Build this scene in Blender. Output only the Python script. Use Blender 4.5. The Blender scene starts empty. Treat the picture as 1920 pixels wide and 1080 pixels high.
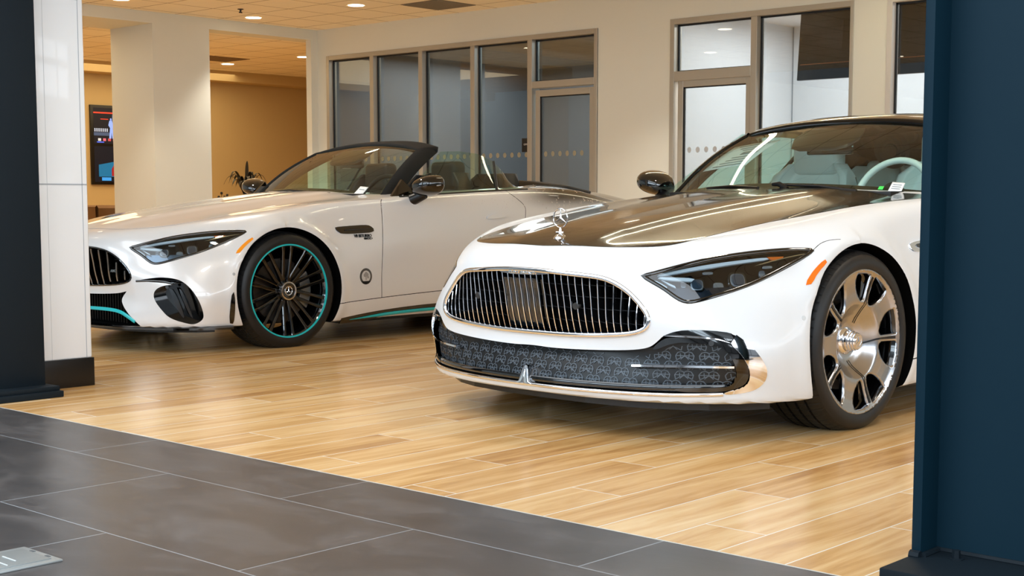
import bpy, bmesh, math, random
import numpy as np
from mathutils import Vector, Matrix
from mathutils.geometry import delaunay_2d_cdt

scene = bpy.context.scene
COL = scene.collection
random.seed(7)
# ---------------------------------------------------------------- camera
F_PX, CX, CY, HZ, CAM_H = 2640.0, 960.0, 620.0, 373.0, 0.902
AZ = math.radians(42.4)
PITCH = math.atan((CY-HZ)/F_PX)
cam = bpy.data.cameras.new('camera'); camo = bpy.data.objects.new('camera', cam); COL.objects.link(camo)
cam.sensor_width = 36.0; cam.lens = 36.0*F_PX/1920.0; cam.shift_y = (CY-540.0)/1920.0
cam.clip_start = .05; cam.clip_end = 200
camo.location = (0, 0, CAM_H)
camo.rotation_euler = (math.pi/2-PITCH, 0, AZ-math.pi/2)
scene.camera = camo
# ---------------------------------------------------------------- exposure and sky
vs = scene.view_settings
scene.display_settings.display_device = 'sRGB'
vs.view_transform = 'Standard'; vs.look = 'None'; vs.exposure = 0.0; vs.gamma = 1.0; vs.use_curve_mapping = False
world = bpy.data.worlds.new('World'); scene.world = world; world.use_nodes = True
wn = world.node_tree.nodes; wl = world.node_tree.links
bg = wn['Background']; bg.inputs['Color'].default_value = (.80, .90, 1.0, 1); bg.inputs['Strength'].default_value = .28
ZC = 3.08                               # ceiling
WX = 12.0                               # far office wall
WY = 14.38                              # left wall
def area(name, loc, rot, sx, sy, power, color):
    l = bpy.data.lights.new(name, 'AREA'); l.shape = 'RECTANGLE'; l.size = sx; l.size_y = sy; l.energy = power; l.color = color
    o = bpy.data.objects.new(name, l); COL.objects.link(o); o.location = loc; o.rotation_euler = rot
    return o
# daylight through the glazed fronts behind and beside the camera
area('daylight_front', (-6.5, 4.0, 3.1), (0, math.radians(-84), 0), 2.1, 17, 800, (.72, .87, 1.0))
area('daylight_side', (3.0, -5.5, 3.1), (math.radians(84), 0, 0), 17, 2.1, 900, (.80, .90, 1.0))
# warm ceiling lighting of the lounge
area('lounge_wash', (10.5, 17.5, 2.9), (0, 0, 0), 7, 4, 190, (1.0, .78, .46))
area('tile_hall_fill', (0.3, 3.0, 4.1), (0, 0, 0), 4.5, 11, 480, (.88, .94, 1.0))  # added cool overhead fill, takes over part of the front daylight
# ---------------------------------------------------------------- helpers
MATS = {}
def lin(c): return tuple(((v/12.92) if v <= .04045 else ((v+.055)/1.055)**2.4) for v in c)
def mat(name, color=(.8,.8,.8), rough=.5, metal=0., coat=0., coat_rough=.03, spec=.5, emit=None, emit_s=0., alpha=1., srgb=True):
    if name in MATS: return MATS[name]
    m = bpy.data.materials.new(name); m.use_nodes = True; b = m.node_tree.nodes['Principled BSDF']
    c = lin(color) if srgb else color
    b.inputs['Base Color'].default_value = (*c, 1); b.inputs['Roughness'].default_value = rough; b.inputs['Metallic'].default_value = metal
    b.inputs['Coat Weight'].default_value = coat; b.inputs['Coat Roughness'].default_value = coat_rough
    b.inputs['Specular IOR Level'].default_value = spec
    if emit: b.inputs['Emission Color'].default_value = (*lin(emit), 1); b.inputs['Emission Strength'].default_value = emit_s
    b.inputs['Alpha'].default_value = alpha
    MATS[name] = m; return m
def nodes(m): return m.node_tree.nodes, m.node_tree.links, m.node_tree.nodes['Principled BSDF']
def bumpy(m, scale, strength, dist=.002, detail=4, stretch=(1,1,1)):
    n, l, b = nodes(m)
    tc = n.new('ShaderNodeTexCoord'); mp = n.new('ShaderNodeMapping'); mp.inputs['Scale'].default_value = stretch
    t = n.new('ShaderNodeTexNoise'); t.inputs['Scale'].default_value = scale; t.inputs['Detail'].default_value = detail
    bp = n.new('ShaderNodeBump'); bp.inputs['Strength'].default_value = strength; bp.inputs['Distance'].default_value = dist
    l.new(tc.outputs['Object'], mp.inputs['Vector']); l.new(mp.outputs['Vector'], t.inputs['Vector']); l.new(t.outputs['Fac'], bp.inputs['Height']); l.new(bp.outputs['Normal'], b.inputs['Normal'])
    return m
def glass(name, tint=(.85,.93,.9), refl=1.0, ior=1.5, rough=0.0):
    """architectural glass: fresnel mirror over a tinted clear pane"""
    if name in MATS: return MATS[name]
    m = bpy.data.materials.new(name); m.use_nodes = True; n = m.node_tree.nodes; l = m.node_tree.links; n.clear()
    o = n.new('ShaderNodeOutputMaterial'); mx = n.new('ShaderNodeMixShader'); tr = n.new('ShaderNodeBsdfTransparent'); gl = n.new('ShaderNodeBsdfGlossy')
    fr = n.new('ShaderNodeFresnel'); fr.inputs['IOR'].default_value = ior; mu = n.new('ShaderNodeMath'); mu.operation = 'MULTIPLY'; mu.inputs[1].default_value = refl; mu.use_clamp = True
    # seen from behind the pane the fresnel node would turn into total reflection; feed it the front-facing normal
    ge = n.new('ShaderNodeNewGeometry'); sc = n.new('ShaderNodeVectorMath'); sc.operation = 'SCALE'
    ma = n.new('ShaderNodeMath'); ma.operation = 'MULTIPLY_ADD'; ma.inputs[1].default_value = -2; ma.inputs[2].default_value = 1
    l.new(ge.outputs['Backfacing'], ma.inputs[0]); l.new(ge.outputs['Normal'], sc.inputs[0]); l.new(ma.outputs[0], sc.inputs['Scale'])
    lw = n.new('ShaderNodeLayerWeight'); lw.inputs['Blend'].default_value = .5
    # schlick from facing weight (symmetric on both sides)
    pw = n.new('ShaderNodeMath'); pw.operation = 'POWER'; pw.inputs[1].default_value = 5
    l.new(lw.outputs['Facing'], pw.inputs[0])
    f0 = ((ior-1)/(ior+1))**2*2
    m2 = n.new('ShaderNodeMath'); m2.operation = 'MULTIPLY_ADD'; m2.inputs[1].default_value = 1-f0; m2.inputs[2].default_value = f0
    l.new(pw.outputs[0], m2.inputs[0]); l.new(m2.outputs[0], mu.inputs[0])
    n.remove(fr); n.remove(ge); n.remove(sc); n.remove(ma)
    tr.inputs['Color'].default_value = (*lin(tint), 1); gl.inputs['Roughness'].default_value = rough
    l.new(mu.outputs[0], mx.inputs['Fac']); l.new(tr.outputs[0], mx.inputs[1]); l.new(gl.outputs[0], mx.inputs[2]); l.new(mx.outputs[0], o.inputs['Surface'])
    MATS[name] = m; return m

def link(o, parent=None, label=None):
    COL.objects.link(o)
    if parent is not None: o.parent = parent
    if label: o['label'] = label
    return o
def mesh(name, V, Fc, m, parent=None, smooth=True, sharp=35, nrm=None, label=None):
    me = bpy.data.meshes.new(name); me.from_pydata([tuple(map(float, v)) for v in V], [], [tuple(map(int, f)) for f in Fc]); me.validate(); me.update()
    for mm in (m if isinstance(m, (list, tuple)) else [m]): me.materials.append(mm)
    if smooth:
        me.shade_smooth()
        if nrm is not None: me.normals_split_custom_set_from_vertices([tuple(map(float, v)) for v in nrm])
        elif sharp: me.set_sharp_from_angle(angle=math.radians(sharp))
    return link(bpy.data.objects.new(name, me), parent, label)
class MB:
    """collects shapes for ONE mesh object"""
    def __init__(s): s.V = []; s.F = []
    def add(s, V, F):
        k = len(s.V); s.V += [tuple(v) for v in V]; s.F += [tuple(i+k for i in f) for f in F]; return s
    def box(s, a, b, M=None):
        x0, y0, z0 = a; x1, y1, z1 = b
        V = [(x0,y0,z0),(x1,y0,z0),(x1,y1,z0),(x0,y1,z0),(x0,y0,z1),(x1,y0,z1),(x1,y1,z1),(x0,y1,z1)]
        if M is not None: V = [tuple(M @ Vector(v)) for v in V]
        return s.add(V, [(0,3,2,1),(4,5,6,7),(0,1,5,4),(1,2,6,5),(2,3,7,6),(3,0,4,7)])
    def tube(s, P, r, n=10, closed=False, cap=True):
        P = [Vector(p) for p in P]; N = len(P); rs = r if isinstance(r, (list, tuple)) else [r]*N; V = []; F = []
        up0 = None
        for i in range(N):
            a = P[(i-1) % N] if (closed or i > 0) else P[i]; b = P[(i+1) % N] if (closed or i < N-1) else P[i]
            t = (b-a).normalized()
            if up0 is None: up0 = t.orthogonal().normalized()
            up0 = (up0-t*up0.dot(t)).normalized(); w = t.cross(up0)
            for k in range(n):
                c = 2*math.pi*k/n; V.append(P[i]+(up0*math.cos(c)+w*math.sin(c))*rs[i])
        for i in range(N if closed else N-1):
            j = (i+1) % N
            for k in range(n): F.append((i*n+k, i*n+(k+1) % n, j*n+(k+1) % n, j*n+k))
        if cap and not closed: F.append(tuple(range(n-1, -1, -1))); F.append(tuple((N-1)*n+k for k in range(n)))
        return s.add(V, F)
    def lathe(s, prof, n=48, M=None, closed=False):
        """prof: (r, h) about +Y axis (h along y)"""
        V = []; F = []; m = len(prof)
        for k in range(n):
            c = 2*math.pi*k/n
            for r, h in prof: V.append((r*math.cos(c), h, r*math.sin(c)))
        for k in range(n):
            q = (k+1) % n
            for i in range(m if closed else m-1):
                j = (i+1) % m; F.append((k*m+i, k*m+j, q*m+j, q*m+i))
        if M is not None: V = [tuple(M @ Vector(v)) for v in V]
        return s.add(V, F)
    def prism(s, poly, a, b, fn):
        """poly 2D, extruded from a to b; fn(u, v, w) -> 3D"""
        n = len(poly); V = [fn(u, v, a) for u, v in poly]+[fn(u, v, b) for u, v in poly]
        F = [tuple(range(n-1, -1, -1)), tuple(range(n, 2*n))]+[(i, (i+1) % n, n+(i+1) % n, n+i) for i in range(n)]
        return s.add(V, F)
    def build(s, name, m, parent=None, smooth=True, sharp=35, bevel=0, seg=2, label=None, fix=True):
        o = mesh(name, s.V, s.F, m, None, False, label=None)
        me = o.data
        if fix or bevel:
            bm = bmesh.new(); bm.from_mesh(me)
            bmesh.ops.recalc_face_normals(bm, faces=bm.faces)
            if bevel:
                ed = [e for e in bm.edges if len(e.link_faces) == 2 and e.calc_face_angle(0) > .5]
                bmesh.ops.bevel(bm, geom=ed, offset=bevel, segments=seg, affect='EDGES', profile=.6, clamp_overlap=True)
            bm.to_mesh(me); bm.free()
        if smooth: me.shade_smooth(); me.set_sharp_from_angle(angle=math.radians(sharp))
        if parent is not None: o.parent = parent
        if label: o['label'] = label
        return o
def thing(name, label, cat, loc=(0,0,0), rz=0., group=None):
    o = bpy.data.objects.new(name, None); COL.objects.link(o); o.location = loc; o.rotation_euler = (0,0,rz)
    o['label'] = label; o['category'] = cat
    if group: o['group'] = group
    return o
def tag(o, label, cat, group=None):
    o['label'] = label; o['category'] = cat
    if group: o['group'] = group
    return o
def struct(o): o['kind'] = 'structure'; return o
def subd(o, lv=2):
    md = o.modifiers.new('s', 'SUBSURF'); md.levels = lv; md.render_levels = lv
    return o
def loft(name, rows, m, parent=None, closed=False, thick=0, **kw):
    n = len(rows[0]); V = [p for r in rows for p in r]; F = []
    for i in range(len(rows)-1):
        for j in range(n if closed else n-1):
            k = (j+1) % n; F.append((i*n+j, i*n+k, (i+1)*n+k, (i+1)*n+j))
    o = mesh(name, V, F, m, parent, **kw)
    if thick:
        md = o.modifiers.new('t', 'SOLIDIFY'); md.thickness = thick; md.offset = -1
    return o
def text(name, s, size, m, M, parent=None, ext=.001, align='CENTER', label=None, bold=0, sx=1.):
    cu = bpy.data.curves.new(name, 'FONT'); cu.body = s; cu.size = size; cu.extrude = ext; cu.align_x = align; cu.align_y = 'CENTER'; cu.offset = bold
    t = bpy.data.objects.new(name+'_src', cu); COL.objects.link(t); bpy.context.view_layer.update()
    me = bpy.data.meshes.new_from_object(t.evaluated_get(bpy.context.evaluated_depsgraph_get()))
    bpy.data.objects.remove(t); bpy.data.curves.remove(cu)
    me.name = name; me.materials.clear(); me.materials.append(m)
    if sx != 1: me.transform(Matrix.Diagonal((sx, 1, 1, 1)))
    me.transform(M)
    return link(bpy.data.objects.new(name, me), parent, label)
def frame3(o, x, y):
    """matrix with local x, y axes (3D vectors) at origin o"""
    x = Vector(x).normalized(); y = Vector(y); y = (y-x*y.dot(x)).normalized(); z = x.cross(y)
    return Matrix(((x.x, y.x, z.x, o[0]), (x.y, y.y, z.y, o[1]), (x.z, y.z, z.z, o[2]), (0,0,0,1)))
def chaikin(P, it=2, closed=True):
    """corner cutting; a point given twice stays sharp"""
    P = [np.array(p, float) for p in P]
    for _ in range(it):
        Q = []; n = len(P)
        rng = range(n) if closed else range(n-1)
        if not closed: Q.append(P[0])
        for i in rng:
            a = P[i]; b = P[(i+1) % n]
            if np.linalg.norm(a-b) < 1e-6: Q += [a, b] if not closed or True else []; continue
            Q += [a*.75+b*.25, a*.25+b*.75]
        if not closed: Q.append(P[-1])
        P = Q
    return P
def smooth_closed(P, it=2):
    """like chaikin but keeps doubled points exactly"""
    P = [np.array(p, float) for p in P]; n = len(P); sharp = [np.linalg.norm(P[i]-P[(i+1) % n]) < 1e-6 for i in range(n)]
    pts = []; fl = []
    i = 0
    for i in range(n):
        if sharp[i]: pts.append(P[i]); fl.append(True)
        elif sharp[i-1]: continue
        else: pts.append(P[i]); fl.append(False)
    for _ in range(it):
        Q = []; G = []; n = len(pts)
        for i in range(n):
            a, b = pts[i], pts[(i+1) % n]
            if fl[i]: Q.append(a); G.append(True)
            if not fl[i]: Q.append(a*.75+b*.25); G.append(False)
            else: Q.append(a*.75+b*.25) ; G.append(False)
            Q.append(a*.25+b*.75); G.append(False)
        pts, fl = Q, G
    return pts
def resample(P, step, closed=False):
    P = [np.array(p, float) for p in P]
    if closed: P = P+[P[0]]
    d = [0]
    for a, b in zip(P, P[1:]): d.append(d[-1]+np.linalg.norm(b-a))
    n = max(3, int(d[-1]/step)+1); t = np.linspace(0, d[-1], n)
    A = np.array(P); R = np.stack([np.interp(t, d, A[:, k]) for k in range(A.shape[1])], 1)
    return R[:-1] if closed else R
def inside(poly, q):
    poly = np.asarray(poly); q = np.asarray(q); x, y = q[:, 0], q[:, 1]; r = np.zeros(len(q), bool); n = len(poly)
    for i in range(n):
        x0, y0 = poly[i]; x1, y1 = poly[(i+1) % n]
        if y0 == y1: continue
        c = ((y0 > y) != (y1 > y)) & (x < (x1-x0)*(y-y0)/(y1-y0)+x0)
        r ^= c
    return r
def cdt(outer, holes=(), step=.02):
    """triangulate a polygon with holes on an even grid; returns 2D points and triangles"""
    outer = np.asarray(outer, float); pts = [tuple(p) for p in outer]; edges = [(i, (i+1) % len(outer)) for i in range(len(outer))]
    for h in holes:
        k = len(pts); pts += [tuple(p) for p in h]; edges += [(k+i, k+(i+1) % len(h)) for i in range(len(h))]
    lo = outer.min(0); hi = outer.max(0)
    gx = np.arange(lo[0]+step*.5, hi[0], step); gy = np.arange(lo[1]+step*.5, hi[1], step*.87)
    if len(gx) and len(gy):
        G = np.array([(x+(step*.5 if j % 2 else 0), y) for j, y in enumerate(gy) for x in gx])
        ok = inside(outer, G)
        for h in holes: ok &= ~inside(h, G)
        G = G[ok]; B = np.array(pts)
        if len(G):
            keep = np.ones(len(G), bool)
            for b in B: keep &= ((G-b)**2).sum(1) > (step*.45)**2
            pts += [tuple(p) for p in G[keep]]
    r = delaunay_2d_cdt([Vector(p) for p in pts], edges, [], 0, 1e-6)
    V = np.array([(v.x, v.y) for v in r[0]]); T = np.array([f for f in r[2] if len(f) == 3])
    c = V[T].mean(1); ok = inside(outer, c)
    for h in holes: ok &= ~inside(h, c)
    return V, T[ok]
# ---------------------------------------------------------------- car body as a smooth implicit surface
def ncs(xk, yk):
    """natural cubic spline second derivatives along axis 0"""
    xk = np.asarray(xk, float); yk = np.asarray(yk, float); n = len(xk)
    h = np.diff(xk); A = np.zeros((n, n)); B = np.zeros(yk.shape)
    A[0, 0] = A[-1, -1] = 1
    for i in range(1, n-1):
        A[i, i-1] = h[i-1]; A[i, i] = 2*(h[i-1]+h[i]); A[i, i+1] = h[i]
        B[i] = 6*((yk[i+1]-yk[i])/h[i]-(yk[i]-yk[i-1])/h[i-1])
    return np.linalg.solve(A, B)

def cub(xk, yk, m, x):
    x = np.clip(x, xk[0], xk[-1]); i = np.clip(np.searchsorted(xk, x)-1, 0, len(xk)-2)
    h = xk[i+1]-xk[i]; a = (xk[i+1]-x)/h; b = (x-xk[i])/h
    return a*yk[i]+b*yk[i+1]+((a**3-a)*m[i]+(b**3-b)*m[i+1])*h*h/6

class Tab:                         # bicubic table z(x, y)
    def __init__(s, xs, ys, T, n=160):
        o = np.argsort(xs); xs = np.asarray(xs, float)[o]; T = np.asarray(T, float)[o]; ys = np.asarray(ys, float)
        mx = ncs(xs, T); s.gx = np.linspace(xs[0], xs[-1], n)
        G = np.stack([cub(xs, T[:, j], mx[:, j], s.gx) for j in range(len(ys))], 1)
        my = ncs(ys, G.T).T; s.gy = np.linspace(ys[0], ys[-1], n)
        s.G = np.stack([cub(ys, G[i], my[i], s.gy) for i in range(n)], 0); s.n = n
        # make the fine grid C1-friendly: evaluate with Catmull-Rom
    def __call__(s, x, y):
        n = s.n
        u = np.clip((x-s.gx[0])/(s.gx[-1]-s.gx[0])*(n-1), 0, n-1.0001); v = np.clip((y-s.gy[0])/(s.gy[-1]-s.gy[0])*(n-1), 0, n-1.0001)
        i = u.astype(int); j = v.astype(int); fu = u-i; fv = v-j
        def w(t): return (-.5*t+t*t-.5*t**3, 1-2.5*t*t+1.5*t**3, .5*t+2*t*t-1.5*t**3, -.5*t*t+.5*t**3)
        wu = w(fu); wv = w(fv); r = 0
        for a in range(4):
            ii = np.clip(i+a-1, 0, n-1); q = 0
            for b in range(4): q = q+wv[b]*s.G[ii, np.clip(j+b-1, 0, n-1)]
            r = r+wu[a]*q
        return r

FX = -.2; RX = -2.95                # centres of the front and rear polar outlines
ZL = [.12, .20, .33, .45, .54, .62, .70, .80, .92]
OUT = [
 [(.905,0),(.895,.25),(.865,.45),(.81,.60),(.71,.75),(.60,.85),(.50,.895),(.40,.915),(.2,.925),(0,.93),(-.2,.93)],
 [(.932,0),(.92,.25),(.89,.42),(.84,.57),(.78,.68),(.69,.79),(.60,.865),(.50,.915),(.40,.935),(.2,.945),(0,.95),(-.2,.95)],
 [(.885,0),(.88,.25),(.863,.42),(.835,.557),(.79,.66),(.735,.75),(.67,.835),(.60,.893),(.50,.93),(.40,.943),(.2,.95),(0,.954),(-.2,.955)],
 [(.908,0),(.90,.25),(.88,.42),(.845,.557),(.79,.655),(.72,.745),(.64,.825),(.54,.885),(.40,.93),(.2,.948),(0,.955),(-.2,.955)],
 [(.925,0),(.915,.25),(.88,.42),(.827,.55),(.75,.655),(.66,.745),(.56,.82),(.45,.88),(.3,.93),(.15,.95),(0,.957),(-.2,.953)],
 [(.94,0),(.925,.25),(.88,.40),(.822,.51),(.74,.61),(.63,.71),(.51,.79),(.40,.850),(.28,.900),(.1,.938),(-.05,.947),(-.2,.945)],
 [(.93,0),(.905,.22),(.85,.38),(.76,.515),(.64,.635),(.52,.73),(.40,.81),(.28,.866),(.12,.908),(-.05,.921),(-.2,.923)],
 [(.87,0),(.84,.22),(.78,.38),(.69,.50),(.57,.60),(.45,.69),(.33,.765),(.2,.828),(.05,.868),(-.08,.884),(-.2,.886)],
 [(.78,0),(.74,.2),(.66,.37),(.55,.50),(.42,.60),(.30,.68),(.17,.74),(.03,.795),(-.1,.825),(-.2,.83)],
]
NT = 121
def polar(pts, cx):
    th = [math.atan2(y, abs(x-cx)) for x, y in pts]; r = [math.hypot(x-cx, y) for x, y in pts]
    # mirror both ends so that the slope is zero at 0 and 90 degrees
    T = [-th[2], -th[1]]+th+[math.pi-th[-2], math.pi-th[-3]]; R = [r[2], r[1]]+r+[r[-2], r[-3]]
    T = np.array(T); R = np.array(R); m = ncs(T, R)
    return cub(T, R, m, np.linspace(0, math.pi/2, NT))
TH = np.linspace(0, math.pi/2, NT)
RFRONT = Tab(ZL, TH, np.stack([polar(p, FX) for p in OUT]), 170)
RZ = [.12, .25, .45, .62, .80, .92, 1.1]
RO = [
 [(-3.66,0),(-3.64,.4),(-3.55,.65),(-3.40,.82),(-3.2,.89),(-2.95,.92)],
 [(-3.70,0),(-3.68,.4),(-3.60,.65),(-3.44,.84),(-3.2,.92),(-2.95,.95)],
 [(-3.76,0),(-3.74,.4),(-3.64,.66),(-3.46,.85),(-3.2,.93),(-2.95,.957)],
 [(-3.72,0),(-3.70,.4),(-3.60,.66),(-3.42,.84),(-3.2,.925),(-2.95,.955)],
 [(-3.74,0),(-3.71,.4),(-3.60,.65),(-3.40,.82),(-3.2,.895),(-2.95,.93)],
 [(-3.78,0),(-3.75,.4),(-3.62,.63),(-3.40,.78),(-3.2,.85),(-2.95,.88)],
 [(-3.74,0),(-3.70,.3),(-3.55,.5),(-3.35,.62),(-3.15,.68),(-2.95,.70)]]
RREAR = Tab(RZ, TH, np.stack([polar(p, RX) for p in RO]), 120)
SX = [-.2, -.45, -.8, -1.4, -2.0, -2.4, -2.7, -2.95]
SZ = [.12, .20, .33, .45, .54, .62, .70, .80, .92, 1.1]
_r0 = [float(RFRONT(np.array([z]), np.array([math.pi/2]))[0]) for z in SZ]
_r9 = [float(RREAR(np.array([z]), np.array([math.pi/2]))[0]) for z in SZ]
SIDE = Tab(SX, SZ, [_r0, [.915,.935,.945,.946,.938,.925,.907,.878,.83,.74], [.90,.92,.932,.932,.932,.928,.917,.898,.865,.78],
                    [.89,.918,.925,.928,.93,.93,.927,.916,.89,.80], [.90,.925,.93,.936,.94,.942,.94,.93,.90,.80],
                    [.915,.94,.95,.953,.954,.954,.95,.938,.905,.78], [.92,.947,.955,.957,.957,.957,.952,.937,.90,.74], _r9], 160)
YK = [0, .2, .35, .5, .65, .78, .88, .98]
XK = [1.0, .9, .8, .6, .4, .2, 0, -.3, -.6, -.75, -1.1, -1.5, -2.1, -2.7, -3.2, -3.6, -3.85]
TOPT = [
 [.640,.640,.630,.615,.60,.58,.56,.54],
 [.688,.688,.680,.665,.645,.62,.60,.59],
 [.724,.724,.716,.703,.683,.655,.63,.61],
 [.770,.770,.762,.750,.737,.712,.68,.65],
 [.805,.806,.798,.786,.778,.762,.723,.68],
 [.835,.838,.830,.816,.809,.802,.772,.72],
 [.862,.866,.858,.843,.835,.832,.805,.76],
 [.900,.904,.897,.882,.872,.870,.847,.81],
 [.934,.936,.930,.918,.904,.898,.880,.85],
 [.948,.948,.944,.935,.921,.910,.893,.87],
 [.965,.965,.963,.958,.950,.940,.920,.89],
 [.980,.980,.978,.974,.968,.960,.945,.91],
 [1.00,1.00,1.00,.997,.993,.985,.968,.93],
 [1.02,1.02,1.015,1.005,.990,.970,.945,.90],
 [.985,.98,.965,.942,.905,.880,.86,.83],
 [.955,.95,.93,.90,.87,.84,.82,.79],
 [.90,.89,.88,.86,.83,.80,.78,.76]]
TOP = Tab(XK, YK, TOPT, 220)
def smax(a, b, k):
    h = np.clip(.5+.5*(a-b)/k, 0, 1)
    return b*(1-h)+a*h+k*h*(1-h)
def bodyF(x, y, z):
    y = np.abs(y)
    # flared lips round the wheel arches
    df = np.hypot(x, z-.345); dr = np.hypot(x+2.7, z-.345)
    zb_ = np.clip((z-.48)/.12, 0, 1); zb_ = zb_*zb_*(3-2*zb_)
    fl = (.010+.024*zb_*(x > 0)+.008*zb_*(x <= 0))*np.exp(-((df-.405)/.038)**2)+.012*np.exp(-((dr-.405)/.025)**2)
    ye = y-fl*(y > .6)
    zc = np.clip(z, .12, 1.1)
    thf = np.arctan2(ye, np.abs(x-FX)+1e-9); rf = np.hypot(x-FX, ye)
    wf = rf/RFRONT(np.clip(zc, .12, .92), np.clip(thf, 0, math.pi/2))-1
    thr = np.arctan2(ye, np.abs(x-RX)+1e-9); rr = np.hypot(x-RX, ye)
    wr = rr/RREAR(zc, np.clip(thr, 0, math.pi/2))-1
    ws = ye/SIDE(np.clip(x, RX, FX), zc)-1
    w = np.where(x > FX, wf, np.where(x < RX, wr, ws))
    # power-dome creases on the hood
    dome = .010/(1+np.exp((y-(.30-.10*np.clip(x, -1, .8)))/.022))*np.clip((x+.95)/.25, 0, 1)*np.clip((.88-x)/.3, 0, 1)
    t = z-TOP(np.clip(x, -3.85, 1), np.clip(y, 0, .98))-dome
    kk = np.where(x > -.2, .05, .045)
    F = smax(w, t, kk)
    return smax(F, (np.where(x > .3, .150, .135)-z), .02)
def march(o, d, smax_=1.6, it=46):
    """o, d: (n,3) arrays; bisect outward from an inside point"""
    lo = np.zeros(len(o)); hi = np.full(len(o), smax_)
    for _ in range(it):
        m = .5*(lo+hi); p = o+d*m[:, None]; ins = bodyF(p[:, 0], p[:, 1], p[:, 2]) < 0
        lo = np.where(ins, m, lo); hi = np.where(ins, hi, m)
    return o+d*hi[:, None]
def grad(p, e=.004):
    g = np.stack([bodyF(*(p+np.eye(3)[i]*e).T)-bodyF(*(p-np.eye(3)[i]*e).T) for i in range(3)], 1)
    return g/np.maximum(np.linalg.norm(g, axis=1), 1e-9)[:, None]
def cast(o, d, far=4., n=400):
    """first entry of rays coming from outside (o,d: (n,3)); nan where they miss"""
    o = np.atleast_2d(np.asarray(o, float)); d = np.atleast_2d(np.asarray(d, float)); d = d/np.linalg.norm(d, axis=1)[:, None]
    ts = np.linspace(0, far, n); hit_ = np.full(len(o), np.nan); prev = np.zeros(len(o))
    found = np.zeros(len(o), bool)
    for t in ts:
        p = o+d*t; ins = bodyF(p[:, 0], p[:, 1], p[:, 2]) < 0
        new = ins & ~found
        hit_[new] = t; found |= ins
        prev = np.where(found, prev, t)
    lo = prev; hi = np.where(np.isnan(hit_), 0, hit_)
    for _ in range(30):
        m = .5*(lo+hi); p = o+d*m[:, None]; ins = bodyF(p[:, 0], p[:, 1], p[:, 2]) < 0
        hi = np.where(ins, m, hi); lo = np.where(ins, lo, m)
    r = o+d*hi[:, None]; r[~found] = np.nan
    return r
# ---------------------------------------------------------------- things laid on the body surface
def basis(ax):
    a = np.array(ax, float); a /= np.linalg.norm(a)
    u = np.cross((0,0,1.), a)
    if np.linalg.norm(u) < .2: u = np.array((0,1.,0))
    u -= a*(u@a); u /= np.linalg.norm(u); v = np.cross(a, u)
    return a, u, v
def mir(P): return [(p[0], -p[1], p[2]) for p in P]
def onbody(uv, ax, lo, hi):
    a, u, v = basis(ax); O = uv[:, :1]*u+uv[:, 1:2]*v+a*(hi+.12)
    D = np.repeat(-a[None], len(uv), 0)
    n = int((hi-lo+.5)/.012)
    return cast(O, D, far=hi-lo+.5, n=n)
def patch(name, P, ax, m, parent, off=.0015, step=.02, skirt=.004, holes=(), smooth=2, label=None, off_fn=None, nrm=True, shift=None):
    """a panel that follows the body inside the outline P (3D points)"""
    a, u, v = basis(ax)
    S = smooth_closed(P, smooth) if smooth else [np.array(p, float) for p in P]
    S = resample(S, min(step, .02), True) if smooth else np.array(S)
    d = S@a; uv = np.stack([S@u, S@v], 1); H = []
    for h in holes:
        q = np.array(resample(smooth_closed(h, smooth), min(step, .02), True)); H.append(np.stack([q@u, q@v], 1))
    V2, T = cdt(uv, H, step)
    Q = onbody(V2, ax, d.min(), d.max())
    bad = np.isnan(Q[:, 0])
    if bad.any():                                   # rim points that just miss the silhouette
        for i in np.where(bad)[0]:
            j = np.argmin(((S@np.stack([u, v]).T-V2[i])**2).sum(1)); Q[i] = S[j]
    N = grad(Q)
    if off_fn is not None: Q2 = Q+N*off_fn(Q)[:, None]
    else: Q2 = Q+N*off
    if shift is not None: Q2 = Q2+np.array(shift)
    # orientation
    f0 = T[0]; nn = np.cross(Q2[f0[1]]-Q2[f0[0]], Q2[f0[2]]-Q2[f0[0]])
    if nn@N[f0[0]] < 0: T = T[:, ::-1]
    F = [tuple(t) for t in T]; V = [tuple(q) for q in Q2]; NN = list(N)
    if skirt:
        ec = {}
        for t in F:
            for i in range(3):
                e = (t[i], t[(i+1) % 3]); ec[e] = ec.get(e, 0)+1
        bd = [e for e in ec if (e[1], e[0]) not in ec]
        dup = {}
        for e in bd:
            for i in e:
                if i not in dup:
                    dup[i] = (len(V), len(V)+1); V.append(tuple(Q2[i])); NN.append(N[i]); V.append(tuple(Q2[i]-N[i]*skirt)); NN.append(N[i])
        for i, j in bd: F.append((dup[j][0], dup[i][0], dup[i][1], dup[j][1]))
        # rim normals point outwards in the panel plane
        cen = Q2.mean(0)
        for i in dup:
            w = Q2[i]-cen; w = w-N[i]*(w@N[i]); w = w/max(np.linalg.norm(w), 1e-6)
            NN[dup[i][0]] = w*.7+N[i]*.7; NN[dup[i][1]] = w
    return mesh(name, V, F, m, parent, nrm=NN if nrm else None, label=label)
def snap(P, off=0.):
    """move 3D points onto the body along the gradient"""
    P = np.array(P, float)
    for _ in range(8):
        f = bodyF(P[:, 0], P[:, 1], P[:, 2]); g = grad(P); e = .003
        q = P+g*e; s = (bodyF(q[:, 0], q[:, 1], q[:, 2])-f)/e; s = np.where(np.abs(s) < .2, .2, s)
        P = P-g*(f/s)[:, None]
    return P+grad(P)*off
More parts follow.
